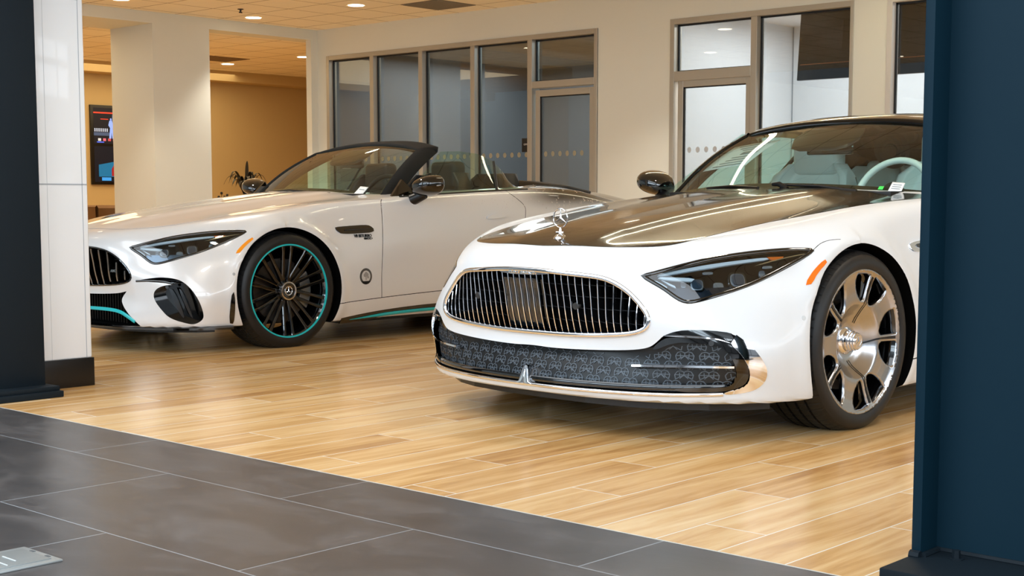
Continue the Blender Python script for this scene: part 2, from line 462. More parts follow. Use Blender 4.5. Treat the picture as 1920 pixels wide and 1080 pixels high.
def strip(name, P, width, m, parent, off=.0008, height=.0015, step=.015, closed=False, taper=0, smooth=2, label=None, prof=None, do_snap=True, side=0, build=True):
    """a thin moulding / gap line following the surface along P"""
    if smooth: P = smooth_closed(P, smooth) if closed else chaikin(P, smooth, False)
    R = resample(P, step, closed); Q = snap(R) if do_snap else R
    N = grad(Q); n = len(Q)
    T = np.roll(Q, -1, 0)-np.roll(Q, 1, 0)
    if not closed: T[0] = Q[1]-Q[0]; T[-1] = Q[-1]-Q[-2]
    T /= np.linalg.norm(T, axis=1)[:, None]; B = np.cross(T, N); B /= np.linalg.norm(B, axis=1)[:, None]
    if prof is None: prof = [(-.5, -.3), (-.5, .6), (-.3, 1), (.3, 1), (.5, .6), (.5, -.3)]
    V = []; F = []; k = len(prof)
    for i in range(n):
        t = i/(n-1); w = width
        if taper: w = width*min(1, .08+t/taper, .08+(1-t)/taper) if not callable(taper) else width*taper(t)
        for b, h in prof: V.append(Q[i]+B[i]*(b+side)*w+N[i]*(off+h*height*(w/width if taper else 1)))
    for i in range(n if closed else n-1):
        j = (i+1) % n
        for q in range(k-1): F.append((i*k+q, i*k+q+1, j*k+q+1, j*k+q))
    if not closed: F.append(tuple(range(k))); F.append(tuple((n-1)*k+q for q in range(k-1, -1, -1)))
    mb = MB().add(V, F)
    if not build: return mb
    return mb.build(name, m, parent, label=label, sharp=50)
def cutter(P, ax, d1, d2, smooth=2, step=.012):
    a, u, v = basis(ax); S = resample(smooth_closed(P, smooth), step, True)
    poly = [(float(q@u), float(q@v)) for q in S]
    return MB().prism(poly, d1, d2, lambda x, y, w: tuple(u*x+v*y+a*w))
def half(N, k): return N
def body_mesh():
    top = [(y, .47) for y in np.linspace(0, .93, 58)]; side = [(.93, z) for z in np.linspace(.47, -.37, 60)[1:]]; bot = [(y, -.37) for y in np.linspace(.93, 0, 14)[1:]]
    Rg = top+side+bot; Rg = Rg+[(-y, z) for y, z in Rg[-2:0:-1]]; Rg = np.array(Rg); n = len(Rg)
    O = []; D = []
    psr = np.linspace(math.pi/2, 0, 46)[1:-1]; psf = np.linspace(0, math.pi/2, 92)[1:-1]; xs = np.linspace(RX, FX, 150)
    def add(x0, vec): O.append(np.repeat([[x0, 0, .5]], n, 0)); D.append(vec)
    for p in psr: add(RX, np.concatenate([np.full((n, 1), -math.sin(p)*.95), Rg*math.cos(p)], 1))
    for x in xs: add(x, np.concatenate([np.zeros((n, 1)), Rg], 1))
    for p in psf: add(FX, np.concatenate([np.full((n, 1), math.sin(p)*1.14), Rg*math.cos(p)], 1))
    m = len(O); O = np.concatenate(O); D = np.concatenate(D); D /= np.linalg.norm(D, axis=1)[:, None]
    P = march(O, D)
    ends = march(np.array([[RX, 0, .5], [FX, 0, .5]]), np.array([[-1., 0, 0], [1., 0, 0]]))
    V = [tuple(p) for p in P]+[tuple(e) for e in ends]; F = []
    for i in range(m-1):
        for j in range(n): k = (j+1) % n; F.append((i*n+j, i*n+k, (i+1)*n+k, (i+1)*n+j))
    a = m*n
    for j in range(n): k = (j+1) % n; F.append((a, k, j)); F.append((a+1, (m-1)*n+j, (m-1)*n+k))
    return V, F
BODY = body_mesh()
def cut_body(name, m, cutters, parent):
    """body minus the cutters [(MB, material)]; cut faces take the cutter's material"""
    o = MB().add(*BODY).build(name, m, None)
    me = o.data; cs = []
    for mb, cm in cutters:
        c = mb.build('cutter', cm, None, smooth=False); cs.append(c)
        md = o.modifiers.new('b', 'BOOLEAN'); md.operation = 'DIFFERENCE'; md.solver = 'EXACT'; md.object = c; md.material_mode = 'TRANSFER'
    bpy.context.view_layer.update()
    dg = bpy.context.evaluated_depsgraph_get(); me2 = bpy.data.meshes.new_from_object(o.evaluated_get(dg), preserve_all_data_layers=True, depsgraph=dg)
    bpy.data.objects.remove(o)
    for c in cs: bpy.data.objects.remove(c)
    me2.name = name; me2.shade_smooth(); me2.set_sharp_from_angle(angle=math.radians(28))
    return link(bpy.data.objects.new(name, me2), parent)
# ---------------------------------------------------------------- materials
CHROME = mat('chrome', (.93,.93,.94), .06, 1.0)
POLISH = mat('polished_alloy', (.72,.72,.73), .22, 1.0)
GLOSSBLACK = mat('gloss_black', (.02,.02,.022), .08, 0, 1.0)
BLACK = mat('satin_black', (.035,.036,.04), .35)
DARK = mat('dark_void', (.01,.01,.011), .8, spec=.1)
GREYPL = mat('grey_plastic', (.16,.17,.18), .45)
RUBBER = mat('rubber', (.045,.047,.05), .55)
GAP = mat('gap', (.05,.055,.06), .9, spec=.1)
TEAL = mat('teal_trim', (.10,.74,.76), .3, 0, .5)
AMBER = mat('amber_lens', (.95,.45,.08), .15, 0, 1.0)
AMBERB = mat('amber_lens_bright', (1.0,.60,.10), .15, 0, 1.0)
LENS = glass('lamp_lens', (.86,.90,.92), 1.0)
CARGLASS = glass('car_glass', (.89,.965,.94), 1.0, 1.52)
SIDEGLASS = glass('side_glass', (.80,.92,.87), 1.1, 1.5)
LIGHTBAR = mat('lamp_light_guide', (.86,.90,.93), .25, 0, .8)
SILVERP = mat('silver_plastic', (.62,.66,.70), .25, .7)
PAPER = mat('sticker_paper', (.90,.92,.93), .5)
INK = mat('sticker_ink', (.55,.60,.62), .6)
GREEN = mat('green_sticker', (.25,.85,.35), .5)
WLEATHER = mat('white_leather', (.93,.945,.945), .45)
GLEATHER = mat('dark_leather', (.13,.13,.13), .5)
DASH = mat('dash_black', (.055,.055,.06), .5)
FABRIC = bumpy(mat('soft_top_fabric', (.06,.058,.056), .85), 900, .3, .0005)
BRAKE = mat('brake_disc', (.32,.31,.30), .3, .9)
def paint(name, col, rough, coat, metal=0., flake=0.):
    m = mat(name, col, rough, metal, coat, .02)
    if flake:
        n, l, b = nodes(m); tc = n.new('ShaderNodeTexCoord'); v = n.new('ShaderNodeTexVoronoi'); v.inputs['Scale'].default_value = 900
        mr = n.new('ShaderNodeMapRange'); mr.inputs['To Min'].default_value = rough-flake; mr.inputs['To Max'].default_value = rough+flake
        l.new(tc.outputs['Object'], v.inputs['Vector']); l.new(v.outputs['Distance'], mr.inputs['Value']); l.new(mr.outputs['Result'], b.inputs['Roughness'])
    return m
WHITE = paint('matt_white_paint', (.875,.888,.90), .38, .25)
BROWNBLACK = paint('obsidian_black', (.070,.060,.055), .15, .75); BROWNBLACK.node_tree.nodes['Principled BSDF'].inputs['Coat IOR'].default_value = 1.36; BROWNBLACK.node_tree.nodes['Principled BSDF'].inputs['Specular IOR Level'].default_value = .25
def gradient_paint():
    """silver white paint with the dark airbrushed fade over the rear deck and haunches"""
    m = mat('silver_white', (.90,.895,.89), .30, .10, 1.0, .02)
    n, l, b = nodes(m); tc = n.new('ShaderNodeTexCoord'); sp = n.new('ShaderNodeSeparateXYZ'); l.new(tc.outputs['Object'], sp.inputs[0])
    a = n.new('ShaderNodeMapRange'); a.interpolation_type = 'SMOOTHSTEP'; a.inputs['From Min'].default_value = -1.85; a.inputs['From Max'].default_value = -2.45
    l.new(sp.outputs['X'], a.inputs['Value'])
    z = n.new('ShaderNodeMapRange'); z.interpolation_type = 'SMOOTHSTEP'; z.inputs['From Min'].default_value = .80; z.inputs['From Max'].default_value = .93
    l.new(sp.outputs['Z'], z.inputs['Value'])
    mu = n.new('ShaderNodeMath'); mu.operation = 'MULTIPLY'; l.new(a.outputs[0], mu.inputs[0]); l.new(z.outputs[0], mu.inputs[1])
    mx = n.new('ShaderNodeMixRGB'); mx.inputs[1].default_value = (*lin((.90,.895,.89)), 1); mx.inputs[2].default_value = (*lin((.12,.10,.09)), 1)
    l.new(mu.outputs[0], mx.inputs['Fac']); l.new(mx.outputs[0], b.inputs['Base Color'])
    return m
SILVER = gradient_paint()
def tread_mat():
    m = mat('tyre_rubber', (.05,.052,.056), .5); n, l, b = nodes(m)
    tc = n.new('ShaderNodeTexCoord'); sp = n.new('ShaderNodeSeparateXYZ'); l.new(tc.outputs['Object'], sp.inputs[0])
    at = n.new('ShaderNodeMath'); at.operation = 'ARCTAN2'; l.new(sp.outputs['X'], at.inputs[0]); l.new(sp.outputs['Z'], at.inputs[1])
    sh = n.new('ShaderNodeMath'); sh.operation = 'MULTIPLY_ADD'; sh.inputs[1].default_value = 10; l.new(sp.outputs['Y'], sh.inputs[0]); 
    m1 = n.new('ShaderNodeMath'); m1.operation = 'MULTIPLY'; m1.inputs[1].default_value = 64; l.new(at.outputs[0], m1.inputs[0]); l.new(m1.outputs[0], sh.inputs[2])
    si = n.new('ShaderNodeMath'); si.operation = 'SINE'; l.new(sh.outputs[0], si.inputs[0])
    gt = n.new('ShaderNodeMath'); gt.operation = 'SMOOTH_MIN'; gt.inputs[1].default_value = -.6; gt.inputs[2].default_value = .3; l.new(si.outputs[0], gt.inputs[0])
    r2 = n.new('ShaderNodeVectorMath'); r2.operation = 'LENGTH'; cb = n.new('ShaderNodeCombineXYZ'); l.new(sp.outputs['X'], cb.inputs[0]); l.new(sp.outputs['Z'], cb.inputs[1]); l.new(cb.outputs[0], r2.inputs[0])
    mr = n.new('ShaderNodeMapRange'); mr.inputs['From Min'].default_value = .340; mr.inputs['From Max'].default_value = .350; l.new(r2.outputs['Value'], mr.inputs['Value'])
    mm = n.new('ShaderNodeMath'); mm.operation = 'MULTIPLY'; l.new(gt.outputs[0], mm.inputs[0]); l.new(mr.outputs[0], mm.inputs[1])
    bp = n.new('ShaderNodeBump'); bp.inputs['Strength'].default_value = .9; bp.inputs['Distance'].default_value = .006; l.new(mm.outputs[0], bp.inputs['Height']); l.new(bp.outputs['Normal'], b.inputs['Normal'])
    return m
TYRE = tread_mat()
# ---------------------------------------------------------------- shared car pieces
def star_mb(R, h, M, ring=True, tube=.07):
    mb = MB(); V = [(0,0,h)]; 
    for k in range(6):
        a = math.pi/2+k*math.pi/3; r = R*.97 if k % 2 == 0 else R*.13
        V.append((r*math.cos(a), r*math.sin(a), h*.15 if k % 2 == 0 else 0))
    V += [(x, y, -h*.6) for x, y, z in V[1:]]
    F = [(0, 1+k, 1+(k+1) % 6) for k in range(6)]+[(1+k, 7+k, 7+(k+1) % 6, 1+(k+1) % 6) for k in range(6)]+[tuple(range(12, 6, -1))]
    mb.add([tuple(M @ Vector(v)) for v in V], F)
    if ring: mb.tube([M @ Vector((R*math.cos(a), R*math.sin(a), 0)) for a in np.linspace(0, 2*math.pi, 48, endpoint=False)], R*tube, 8, closed=True)
    return mb
def tyre_mb():
    pr = [(.262,-.030),(.272,-.012),(.2845,-.001),(.288,.004),(.300,.008),(.318,.007),(.333,.000),(.345,-.013),(.353,-.030),(.3575,-.050),(.3585,-.062),(.352,-.064),(.352,-.072),(.3595,-.074),
          (.3605,-.108),(.353,-.110),(.353,-.120),(.361,-.122),(.361,-.156),(.353,-.158),(.353,-.168),(.3605,-.170),(.3595,-.204),(.352,-.206),(.352,-.214),(.3585,-.216),
          (.353,-.248),(.345,-.265),(.333,-.278),(.300,-.284),(.280,-.275),(.262,-.25)]
    mb = MB().lathe(pr, 128)
    V = []
    for x, y, z in mb.V:
        if z < -.345: z = -.345
        elif z < -.31 and abs(x) < .18: y = y+(.004 if y > -.14 else -.004)*(1-abs(x)/.18)
        V.append((x, y, z))
    mb.V = V; return mb
def brake(w, drilled=True):
    MB().lathe([(.06,-.10),(.195,-.10),(.197,-.104),(.197,-.128),(.195,-.132),(.06,-.132)], 64).build('brake_disc', BRAKE, w)
    mb = MB(); pts = []
    for a in np.linspace(2.4, 3.9, 14): pts.append((a,))
    outer = [(math.cos(a)*.205, math.sin(a)*.205) for a in np.linspace(2.55, 3.75, 16)]; inner = [(math.cos(a)*.125, math.sin(a)*.125) for a in np.linspace(3.70, 2.60, 14)]
    mb.prism(outer+inner, -.062, -.085, lambda u, v, q: (u, q, v))
    mb.build('brake_caliper', mat('caliper_grey', (.5,.52,.54), .3, .8), w, bevel=.006)
def wheel_maybach(car, loc, rz, full=True, label=None):
    barrel = [(.268,-.008),(.262,-.022),(.257,-.05),(.25,-.11),(.24,-.2),(.262,-.245)]
    # face: one turned disc with ten rounded openings
    ZP = [(.0,-.076),(.045,-.076),(.07,-.073),(.10,-.060),(.125,-.042),(.142,-.028),(.150,-.021),(.165,-.019),(.20,-.018),(.235,-.014),(.26,-.009),(.272,-.004),(.284,.001)]
    zr = lambda r: np.interp(r, [a for a, b in ZP], [b for a, b in ZP])
    holes = []
    for k in range(5):
        c = math.radians(72*k)
        for s in (1, -1):
            P = [(3.2,.250),(3.2,.268),(3.2,.268),(14,.2685),(25.5,.2685),(25.5,.2685),(27.5,.240),(25,.198),(17.5,.166),(10,.156),(4.6,.166),(3.5,.21)]
            q = [(math.cos(c+s*math.radians(a))*r, math.sin(c+s*math.radians(a))*r, 0) for a, r in P]
            if s < 0: q = q[::-1]
            holes.append(np.array([(p[0], p[1]) for p in resample(smooth_closed(q, 2), .006, True)]))
    out = [(math.cos(a)*.284, math.sin(a)*.284) for a in np.linspace(0, 2*math.pi, 160, endpoint=False)]
    V, T = cdt(out, holes, .0075)
    r = np.hypot(V[:, 0], V[:, 1]); Z = zr(r)
    w = mesh('wheel', [(-x, z, y) for (x, y), z in zip(V, Z)], [tuple(t) for t in T], POLISH, car, sharp=60, label='polished disc wheel with five pairs of black openings')
    md = w.modifiers.new('t', 'SOLIDIFY'); md.thickness = .022; md.offset = -1 if True else 1
    w.location = loc; w.rotation_euler = (0, 0, rz)
    tyre_mb().build('tyre', TYRE, w)
    MB().lathe(barrel, 96).build('rim_barrel', GLOSSBLACK, w)
    # inner black spokes behind the openings
    mb = MB()
    for k in range(5):
        c = math.radians(72*k)
        P = [(.160,-.02),(.26,-.012),(.26,.012),(.160,.02)]
        mb.prism([(u*math.cos(c)-v*math.sin(c), u*math.sin(c)+v*math.cos(c)) for u, v in P], -.05, -.075, lambda u, v, q: (-u, q, v))
    mb.lathe([(.165,-.055),(.165,-.10),(.0,-.10)], 48)
    mb.build('inner_spokes', GLOSSBLACK, w)
    mb = MB()
    for k in range(5):                                    # dark grooves sweeping out of the dish
        c = math.radians(72*k); ra = np.linspace(.078, .262, 26); N = len(ra)
        L = []
        for i, rr in enumerate(ra):
            a = c-math.radians(13)*max(0, (.15-rr)/.07)**1.3; wd = .0030 if rr < .15 else .0030+.0024*(rr-.15)/.11
            L.append((a, rr, wd))
        V = []; F = []
        for a, rr, wd in L:
            for s in (-1, 1):
                x = math.cos(a)*rr-math.sin(a)*wd*s; y = math.sin(a)*rr+math.cos(a)*wd*s; V.append((-x, float(zr(rr))+(.0045 if rr < .16 else .0022), y))
        for i in range(N-1): F.append((2*i, 2*i+1, 2*i+3, 2*i+2))
        mb.add(V, F)
    mb.build('spoke_grooves', BLACK, w, fix=False)
    hub = MB().lathe([(.0,-.018),(.030,-.018),(.034,-.022),(.034,-.028),(.037,-.031),(.037,-.040),(.040,-.043),(.040,-.052),(.043,-.056),(.043,-.066),(.052,-.070),(.056,-.076)], 64).build('hub_cap', CHROME, w)
    star_mb(.022, .003, frame3((0,-.0175,0), (-1,0,0), (0,0,1)), tube=.08).build('emblem', CHROME, hub)
    brake(w); return w
def wheel_amg(car, loc, rz):
    w = MB().lathe([(.284,.001),(.280,-.004),(.272,-.010),(.264,-.022),(.257,-.05),(.25,-.11),(.24,-.2),(.262,-.245)], 128).build('wheel', GLOSSBLACK, car, label='black forged wheel with ten pairs of spokes and a teal rim ring')
    w.location = loc; w.rotation_euler = (0, 0, rz)
    MB().lathe([(.2755,-.004),(.2765,.0022),(.2845,.0035),(.2865,.000)], 160).build('rim_ring', TEAL, w, label='thin teal ring round the rim')
    tyre_mb().build('tyre', TYRE, w)
    for k in range(10):
        mb = MB(); c = math.radians(90+36*k)
        for s in (-1, 1):
            sec = []
            for rr, off, wd, yt, dp in ((.045,.014,.013,-.034,.03),(.10,.021,.0105,-.030,.03),(.19,.0265,.0095,-.018,.024),(.245,.0290,.0105,-.010,.02),(.272,.0305,.014,-.007,.016)):
                o = off*s
                L = [(-wd, yt-dp), (-wd, yt-.004), (-wd*.55, yt), (wd*.55, yt), (wd, yt-.004), (wd, yt-dp)]
                sec.append([(-(rr*math.cos(c)-(o+a)*math.sin(c)), y, rr*math.sin(c)+(o+a)*math.cos(c)) for a, y in L])
            V = [p for q in sec for p in q]; F = []
            for i in range(4):
                for j in range(5): F.append((i*6+j, i*6+j+1, (i+1)*6+j+1, (i+1)*6+j))
            mb.add(V, F)
        mb.build('spoke', GLOSSBLACK, w, sharp=30)
    hub = MB().lathe([(.0,-.010),(.036,-.010),(.040,-.008),(.046,-.008),(.058,-.016),(.062,-.024),(.066,-.05)], 64).build('hub', GLOSSBLACK, w)
    MB().lathe([(.046,-.0085),(.048,-.004),(.056,-.006),(.0585,-.016),(.0585,-.022)], 64).build('hub_ring', POLISH, w, label='bright ring round the hub cap')
    star_mb(.026, .003, frame3((0,-.009,0), (-1,0,0), (0,0,1)), tube=.1).build('emblem', CHROME, w)
    brake(w); return w
def side(f, both=True):
    """run f(mirror function) for the left side and again for the right"""
    f(lambda P: P)
    if both: f(mir)
AX_LAMP = (.62, .72, .30)
def mx(ax, s): return (ax[0], ax[1]*s, ax[2])
# outlines shared by both cars (left side, metres from the ground point under the front axle)
LAMP = [(.824,.507,.619),(.824,.507,.619),(.795,.539,.629),(.71,.608,.658),(.615,.67,.683),(.519,.732,.699),(.419,.792,.709),(.326,.839,.714),(.276,.862,.711),(.257,.873,.707),(.257,.873,.707),(.283,.87,.692),(.37,.848,.656),(.457,.821,.62),(.542,.794,.588),(.617,.761,.564),(.682,.722,.544),(.725,.689,.53),(.749,.667,.525),(.761,.65,.528),(.773,.627,.54),(.792,.583,.574),(.815,.532,.603)]
LAMP = [np.array(p) for p in LAMP]
LC = np.mean(LAMP, 0)
def shrink(P, d):
    c = np.mean(P, 0); return [p+(c-p)/np.linalg.norm(c-p)*d for p in map(np.array, P)]
def headlight(car, s, style):
    f = (lambda P: P) if s > 0 else mir
    ax = mx(AX_LAMP, s)
    h = patch('headlight', f(shrink(LAMP, -.002)), ax, DARK, car, off=-.075, skirt=0, step=.03, label='headlight with slim arrow-shaped black surround')
    # black rim, light guides, projectors, glass
    strip('lamp_rim', f(LAMP), .016, GLOSSBLACK, h, off=-.006, height=.0085, closed=True, smooth=2, side=0)
    G = dict(
        top=[(.793,.544,.627),(.739,.589,.642),(.685,.634,.657),(.60,.69,.671),(.528,.739,.681),(.434,.795,.690),(.425,.806,.682),(.533,.743,.670),(.61,.692,.658),(.691,.638,.645),(.745,.592,.632),(.789,.553,.622)],
        mid=[(.796,.546,.620),(.747,.60,.6185),(.698,.654,.617),(.703,.66,.603),(.757,.6,.608),(.79,.558,.613)],
        low=[(.806,.541,.613),(.776,.598,.580),(.784,.595,.572),(.812,.539,.608)],
        low2=[(.789,.562,.612),(.753,.625,.581),(.765,.612,.579),(.786,.571,.608)])
    for k in ('top', 'mid', 'low', 'low2'):
        patch('light_guide', f(G[k]), ax, LIGHTBAR, h, off=-.014, step=.02, skirt=.012, smooth=1)
    patch('turn_signal', f([(.434,.795,.691),(.375,.828,.692),(.381,.829,.685),(.409,.817,.678),(.425,.806,.682)]), ax, AMBER, h, off=-.014, skirt=.01, smooth=0, label='orange turn signal strip')
    strip('trim_bar', f([(.494,.778,.657),(.38,.828,.682),(.275,.869,.701)]), .005, mat('lamp_gold_trim', (.85,.76,.60), .2, .8), h, off=-.010, height=.003, smooth=0, taper=.2)
    def pill(c, w, hh, m, nm, off, dep=.02):
        q = [(math.cos(a), math.sin(a)) for a in np.linspace(0, 2*math.pi, 24, endpoint=False)]
        n_ = grad(np.array([c]))[0]; t = np.cross((0,0,1.), n_); t /= np.linalg.norm(t); b = np.cross(n_, t)
        P = [np.array(c)+t*(abs(x)**.6*np.sign(x)*w)+b*(abs(y)**.6*np.sign(y)*hh) for x, y in q]
        return patch(nm, f(P), ax, m, h, off=off, step=.01, skirt=dep, smooth=0)
    for c, r in (((.697,.666,.598), .030), ((.562,.757,.614), .036)):
        pill(c, r, r*.95, GLOSSBLACK, 'projector_housing', -.030, .04)
        pill(c, r*.80, r*.74, SILVERP, 'projector_bezel', -.028, .02)
        pill(c, r*.62, r*.60, mat('projector_lens', (.20,.25,.30), .03, 0, 1.0), 'projector_lens', -.020, .012)
    for c, w, hh in (((.66,.690,.640), .020, .005), ((.45,.810,.655), .020, .005)):
        pill(c, w, hh, SILVERP, 'lamp_badge', -.016, .006)
    for c, w, hh in (((.735,.635,.606), .010, .012), ((.625,.718,.600), .020, .014), ((.505,.785,.602), .014, .010), ((.46,.805,.640), .012, .012)):
        pill(c, w, hh, SILVERP, 'reflector', -.045, .01)
    patch('lamp_bowl', f(shrink([(.80,.56,.585),(.70,.66,.585),(.58,.745,.590),(.50,.79,.585),(.60,.765,.568),(.682,.722,.548),(.749,.667,.529),(.773,.627,.544)], .004)), ax, mat('lamp_bowl', (.16,.20,.25), .22, .6) if style == 'M' else mat('lamp_bowl_bright', (.46,.54,.62), .2, .7), h, off=-.034, skirt=.01)
    patch('lens', f(LAMP), ax, LENS, h, off=-.0005, skirt=0, step=.02)
    return h
MARK = [(.368,.93,.585),(.350,.93,.578),(.30,.93,.628),(.238,.93,.668),(.250,.93,.678),(.31,.93,.640)]
def marker(car, s, m):
    f = (lambda P: P) if s > 0 else mir
    patch('side_marker', f(MARK), (.2, s, .1), m, car, off=.003, skirt=.005, step=.02, smooth=1, label='amber side marker lens')
def cabin_cutter(P, z0, m):
    S = resample(smooth_closed(P, 2), .03, True)
    return MB().prism([(float(p[0]), float(p[1])) for p in S], z0, 1.4, lambda x, y, w: (x, y, w))
def arch_cut(x, s):
    mb = MB(); n = 96; R = .386
    poly = [(x+R*math.cos(a), .345+R*math.sin(a)) for a in np.linspace(0, 2*math.pi, n, endpoint=False)]
    return mb.prism(poly, s*.60, s*1.1, lambda u, v, w: (u, w, v))
def ws_point(s, t, x0=-.70, z0=.945, xs0=-.885, ys0=.722, zs0=.905, xt=-1.40, zt=1.290, xst=-1.345, yst=.580, zst=1.238, bulge=.022):
    a = abs(s)**2.0; sg = s
    B = np.array([x0+(xs0-x0)*a, ys0*sg, z0+(zs0-z0)*a]); Hh = np.array([xt+(xst-xt)*a, yst*sg, zt+(zst-zt)*a])
    p = B*(1-t)+Hh*t; p[0] += bulge*math.sin(math.pi*t)*.6; p[2] += bulge*math.sin(math.pi*t); 
    p[1] *= 1+.02*math.sin(math.pi*t)
    return p
def windshield(car, name='windshield', border=True):
    rows = [[ws_point(s, t) for s in np.linspace(-1, 1, 41)] for t in np.linspace(-.02, 1, 25)]
    w = loft(name, rows, CARGLASS, car)
    bd = [[ws_point(s, t)-np.array((.004, 0, .004)) for s in np.linspace(-1, 1, 41)] for t in (-.03, 0, .04, .085)]
    loft('windshield_frit', bd, GLOSSBLACK, w)
    for sg in (-1, 1):
        loft('windshield_frit', [[ws_point(sg*s, t)-np.array((.004,0,.004)) for s in (1, .985, .965)] for t in np.linspace(0, 1, 20)], GLOSSBLACK, w)
    loft('windshield_frit', [[ws_point(s, t)-np.array((.004,0,.004)) for s in np.linspace(-1, 1, 41)] for t in (.955, .98, 1)], GLOSSBLACK, w)
    return w
def pillar(name, m, car, s, wb, wt, thick=.05):
    """A-pillar skin between the glass edge and the door glass"""
    rows = []
    for t in np.linspace(-.03, 1.0, 22):
        p = ws_point(s, min(t, 1)); w = wb+(wt-wb)*max(t, 0)
        a = p+np.array((.012, 0, .003)); b = p+np.array((-w*.25, s*.016, .014)); c = p+np.array((-w*.7, s*.022, .008)); d = p+np.array((-w, s*.014, -.015)); e = p+np.array((-w*.8, -s*.02, -.04)); g = p+np.array((-.01, -s*.02, -.03))
        rows.append([a, b, c, d, e, g])
    return loft(name, rows, m, car, closed=True, sharp=60)
def mirror_cap(car, s, M0=(-.93, .89, .90)):
    """door mirror: rounded housing on a short foot"""
    x, y, z = M0; x -= .09; cx, cy, cz = x-.09, .992, .984
    V = []; F = []; nu, nv = 28, 20
    for i in range(nv+1):
        ph = math.pi*i/nv
        for j in range(nu):
            th = 2*math.pi*j/nu
            a = math.cos(th); b = math.sin(th); r = math.sin(ph)**.72
            px = -math.cos(ph) ; 
            yy = np.sign(a)*abs(a)**.85*r*.106; zz = np.sign(b)*abs(b)**.85*r*(.070 if b > 0 else .062)
            xx = math.cos(ph)*(.135 if math.cos(ph) > 0 else .045)
            yy2 = yy-xx*.1; V.append((cx+xx, s*(cy+yy2), cz+zz+.02*(yy/.118)))
    for i in range(nv):
        for j in range(nu): k = (j+1) % nu; F.append((i*nu+j, i*nu+k, (i+1)*nu+k, (i+1)*nu+j))
    m = mesh('door_mirror', V, F, GLOSSBLACK, car, label='black door mirror')
    bm = bmesh.new(); bm.from_mesh(m.data); bmesh.ops.remove_doubles(bm, verts=bm.verts, dist=1e-5); bmesh.ops.recalc_face_normals(bm, faces=bm.faces); bm.to_mesh(m.data); bm.free(); m.data.shade_smooth()
    mb = MB(); mb.tube([(x-.02, s*(y-.02), z-.005), (x-.045, s*(y+.035), z+.02), (cx+.03, s*(cy-.035), cz-.05)], [.040, .034, .030], 16)
    mb.build('mirror_foot', BLACK, m)
    strip_ = MB().tube([(cx+.075, s*(cy-.06), cz-.022), (cx+.085, s*cy, cz-.012), (cx+.068, s*(cy+.07), cz-.002), (cx+.02, s*(cy+.112), cz+.008)], .0045, 8)
    strip_.build('turn_signal', SILVERP, m)
    return m
def seat(car, x, y, m, name='seat', hr_w=.14, z=1.17, tall=True, lab=None):
    V = []; F = []
    prof = [(.10,.50),(.12,.62),(.07,.78),(.02,.92),(-.02,1.02),(-.045,1.09)]
    rows = []
    for px, pz in prof:
        w = .27 if pz < .8 else (.26 if pz < .95 else (.22 if pz < 1.05 else .15))
        rows.append([(x+px-(.05 if abs(t) < .7 else -.02), y+w*t, pz*1.0) for t in np.linspace(-1, 1, 13)])
    back = [[(a-.12, b, c) for a, b, c in r] for r in rows]
    q = MB()
    R = rows+back[::-1]; n = 13; VV = [p for r in R for p in r]; FF = []
    for i in range(len(R)):
        j = (i+1) % len(R)
        for k in range(n-1): FF.append((i*n+k, i*n+k+1, j*n+k+1, j*n+k))
    FF.append(tuple(i*n for i in range(len(R)))); FF.append(tuple(i*n+n-1 for i in range(len(R)-1, -1, -1)))
    o = q.add(VV, FF).build(name, m, car, sharp=70, bevel=.012, label=lab)
    MB().box((x+.08, y-.26, .36), (x+.58, y+.26, .52)).build('seat_cushion', m, o, bevel=.06, seg=4)
    h = MB().box((x-.16, y-hr_w, z-.14), (x-.04, y+hr_w, z+.07)).build('headrest', m, o, bevel=.05, seg=5)
    return o
def steering(car, x, y, z, rim_m, R=.185):
    M = frame3((x, y, z), (0,1,0), (-.42,0,.9)); mb = MB()
    mb.tube([M @ Vector((R*math.cos(a), R*math.sin(a)*.95, 0)) for a in np.linspace(0, 2*math.pi, 56, endpoint=False)], .016, 12, closed=True)
    w = mb.build('steering_wheel', rim_m, car)
    mb = MB()
    for a in (0, math.pi, -math.pi/2): mb.tube([M @ Vector((0,0,-.02)), M @ Vector((R*math.cos(a)*.97, R*math.sin(a)*.9, 0))], [.03, .014], 8)
    mb.tube([M @ Vector((0,0,-.10)), M @ Vector((0,0,.01))], [.05, .06], 20)
    mb.build('steering_hub', DASH, w)
    return w
def dash(car, m):
    rows = []
    for x, z, in ((-.72,.925),(-.80,.935),(-.93,.93),(-1.02,.90),(-1.05,.83),(-1.0,.7)):
        rows.append([(x+.08*abs(t)**2*-1, .70*t, z-.02*abs(t)**2+.012*math.exp(-((t-.53)/.22)**2)*(1 if z > .88 else 0)) for t in np.linspace(-1, 1, 25)])
    return loft('dashboard', rows, m, car)

DOOR = [(-.797,.850,.897),(-.797,.850,.897),(-.768,.899,.783),(-.746,.929,.593),(-.729,.935,.403),(-.733,.931,.274),(-.733,.931,.274),(-1.19,.926,.294),(-1.893,.926,.315),(-1.893,.926,.315),(-1.915,.928,.40),(-1.985,.93,.6),(-2.037,.931,.799),(-2.040,.921,.853),(-1.984,.908,.898),(-1.925,.891,.934),(-1.905,.872,.950),(-1.905,.872,.950),(-1.6,.868,.938),(-1.337,.870,.920),(-1.0,.862,.903)]
def door(car, s, m):
    f = (lambda P: P) if s > 0 else mir
    return patch('door', f(DOOR), (0, s, .05), m, car, off=.0012, skirt=.0016, step=.025, smooth=1)

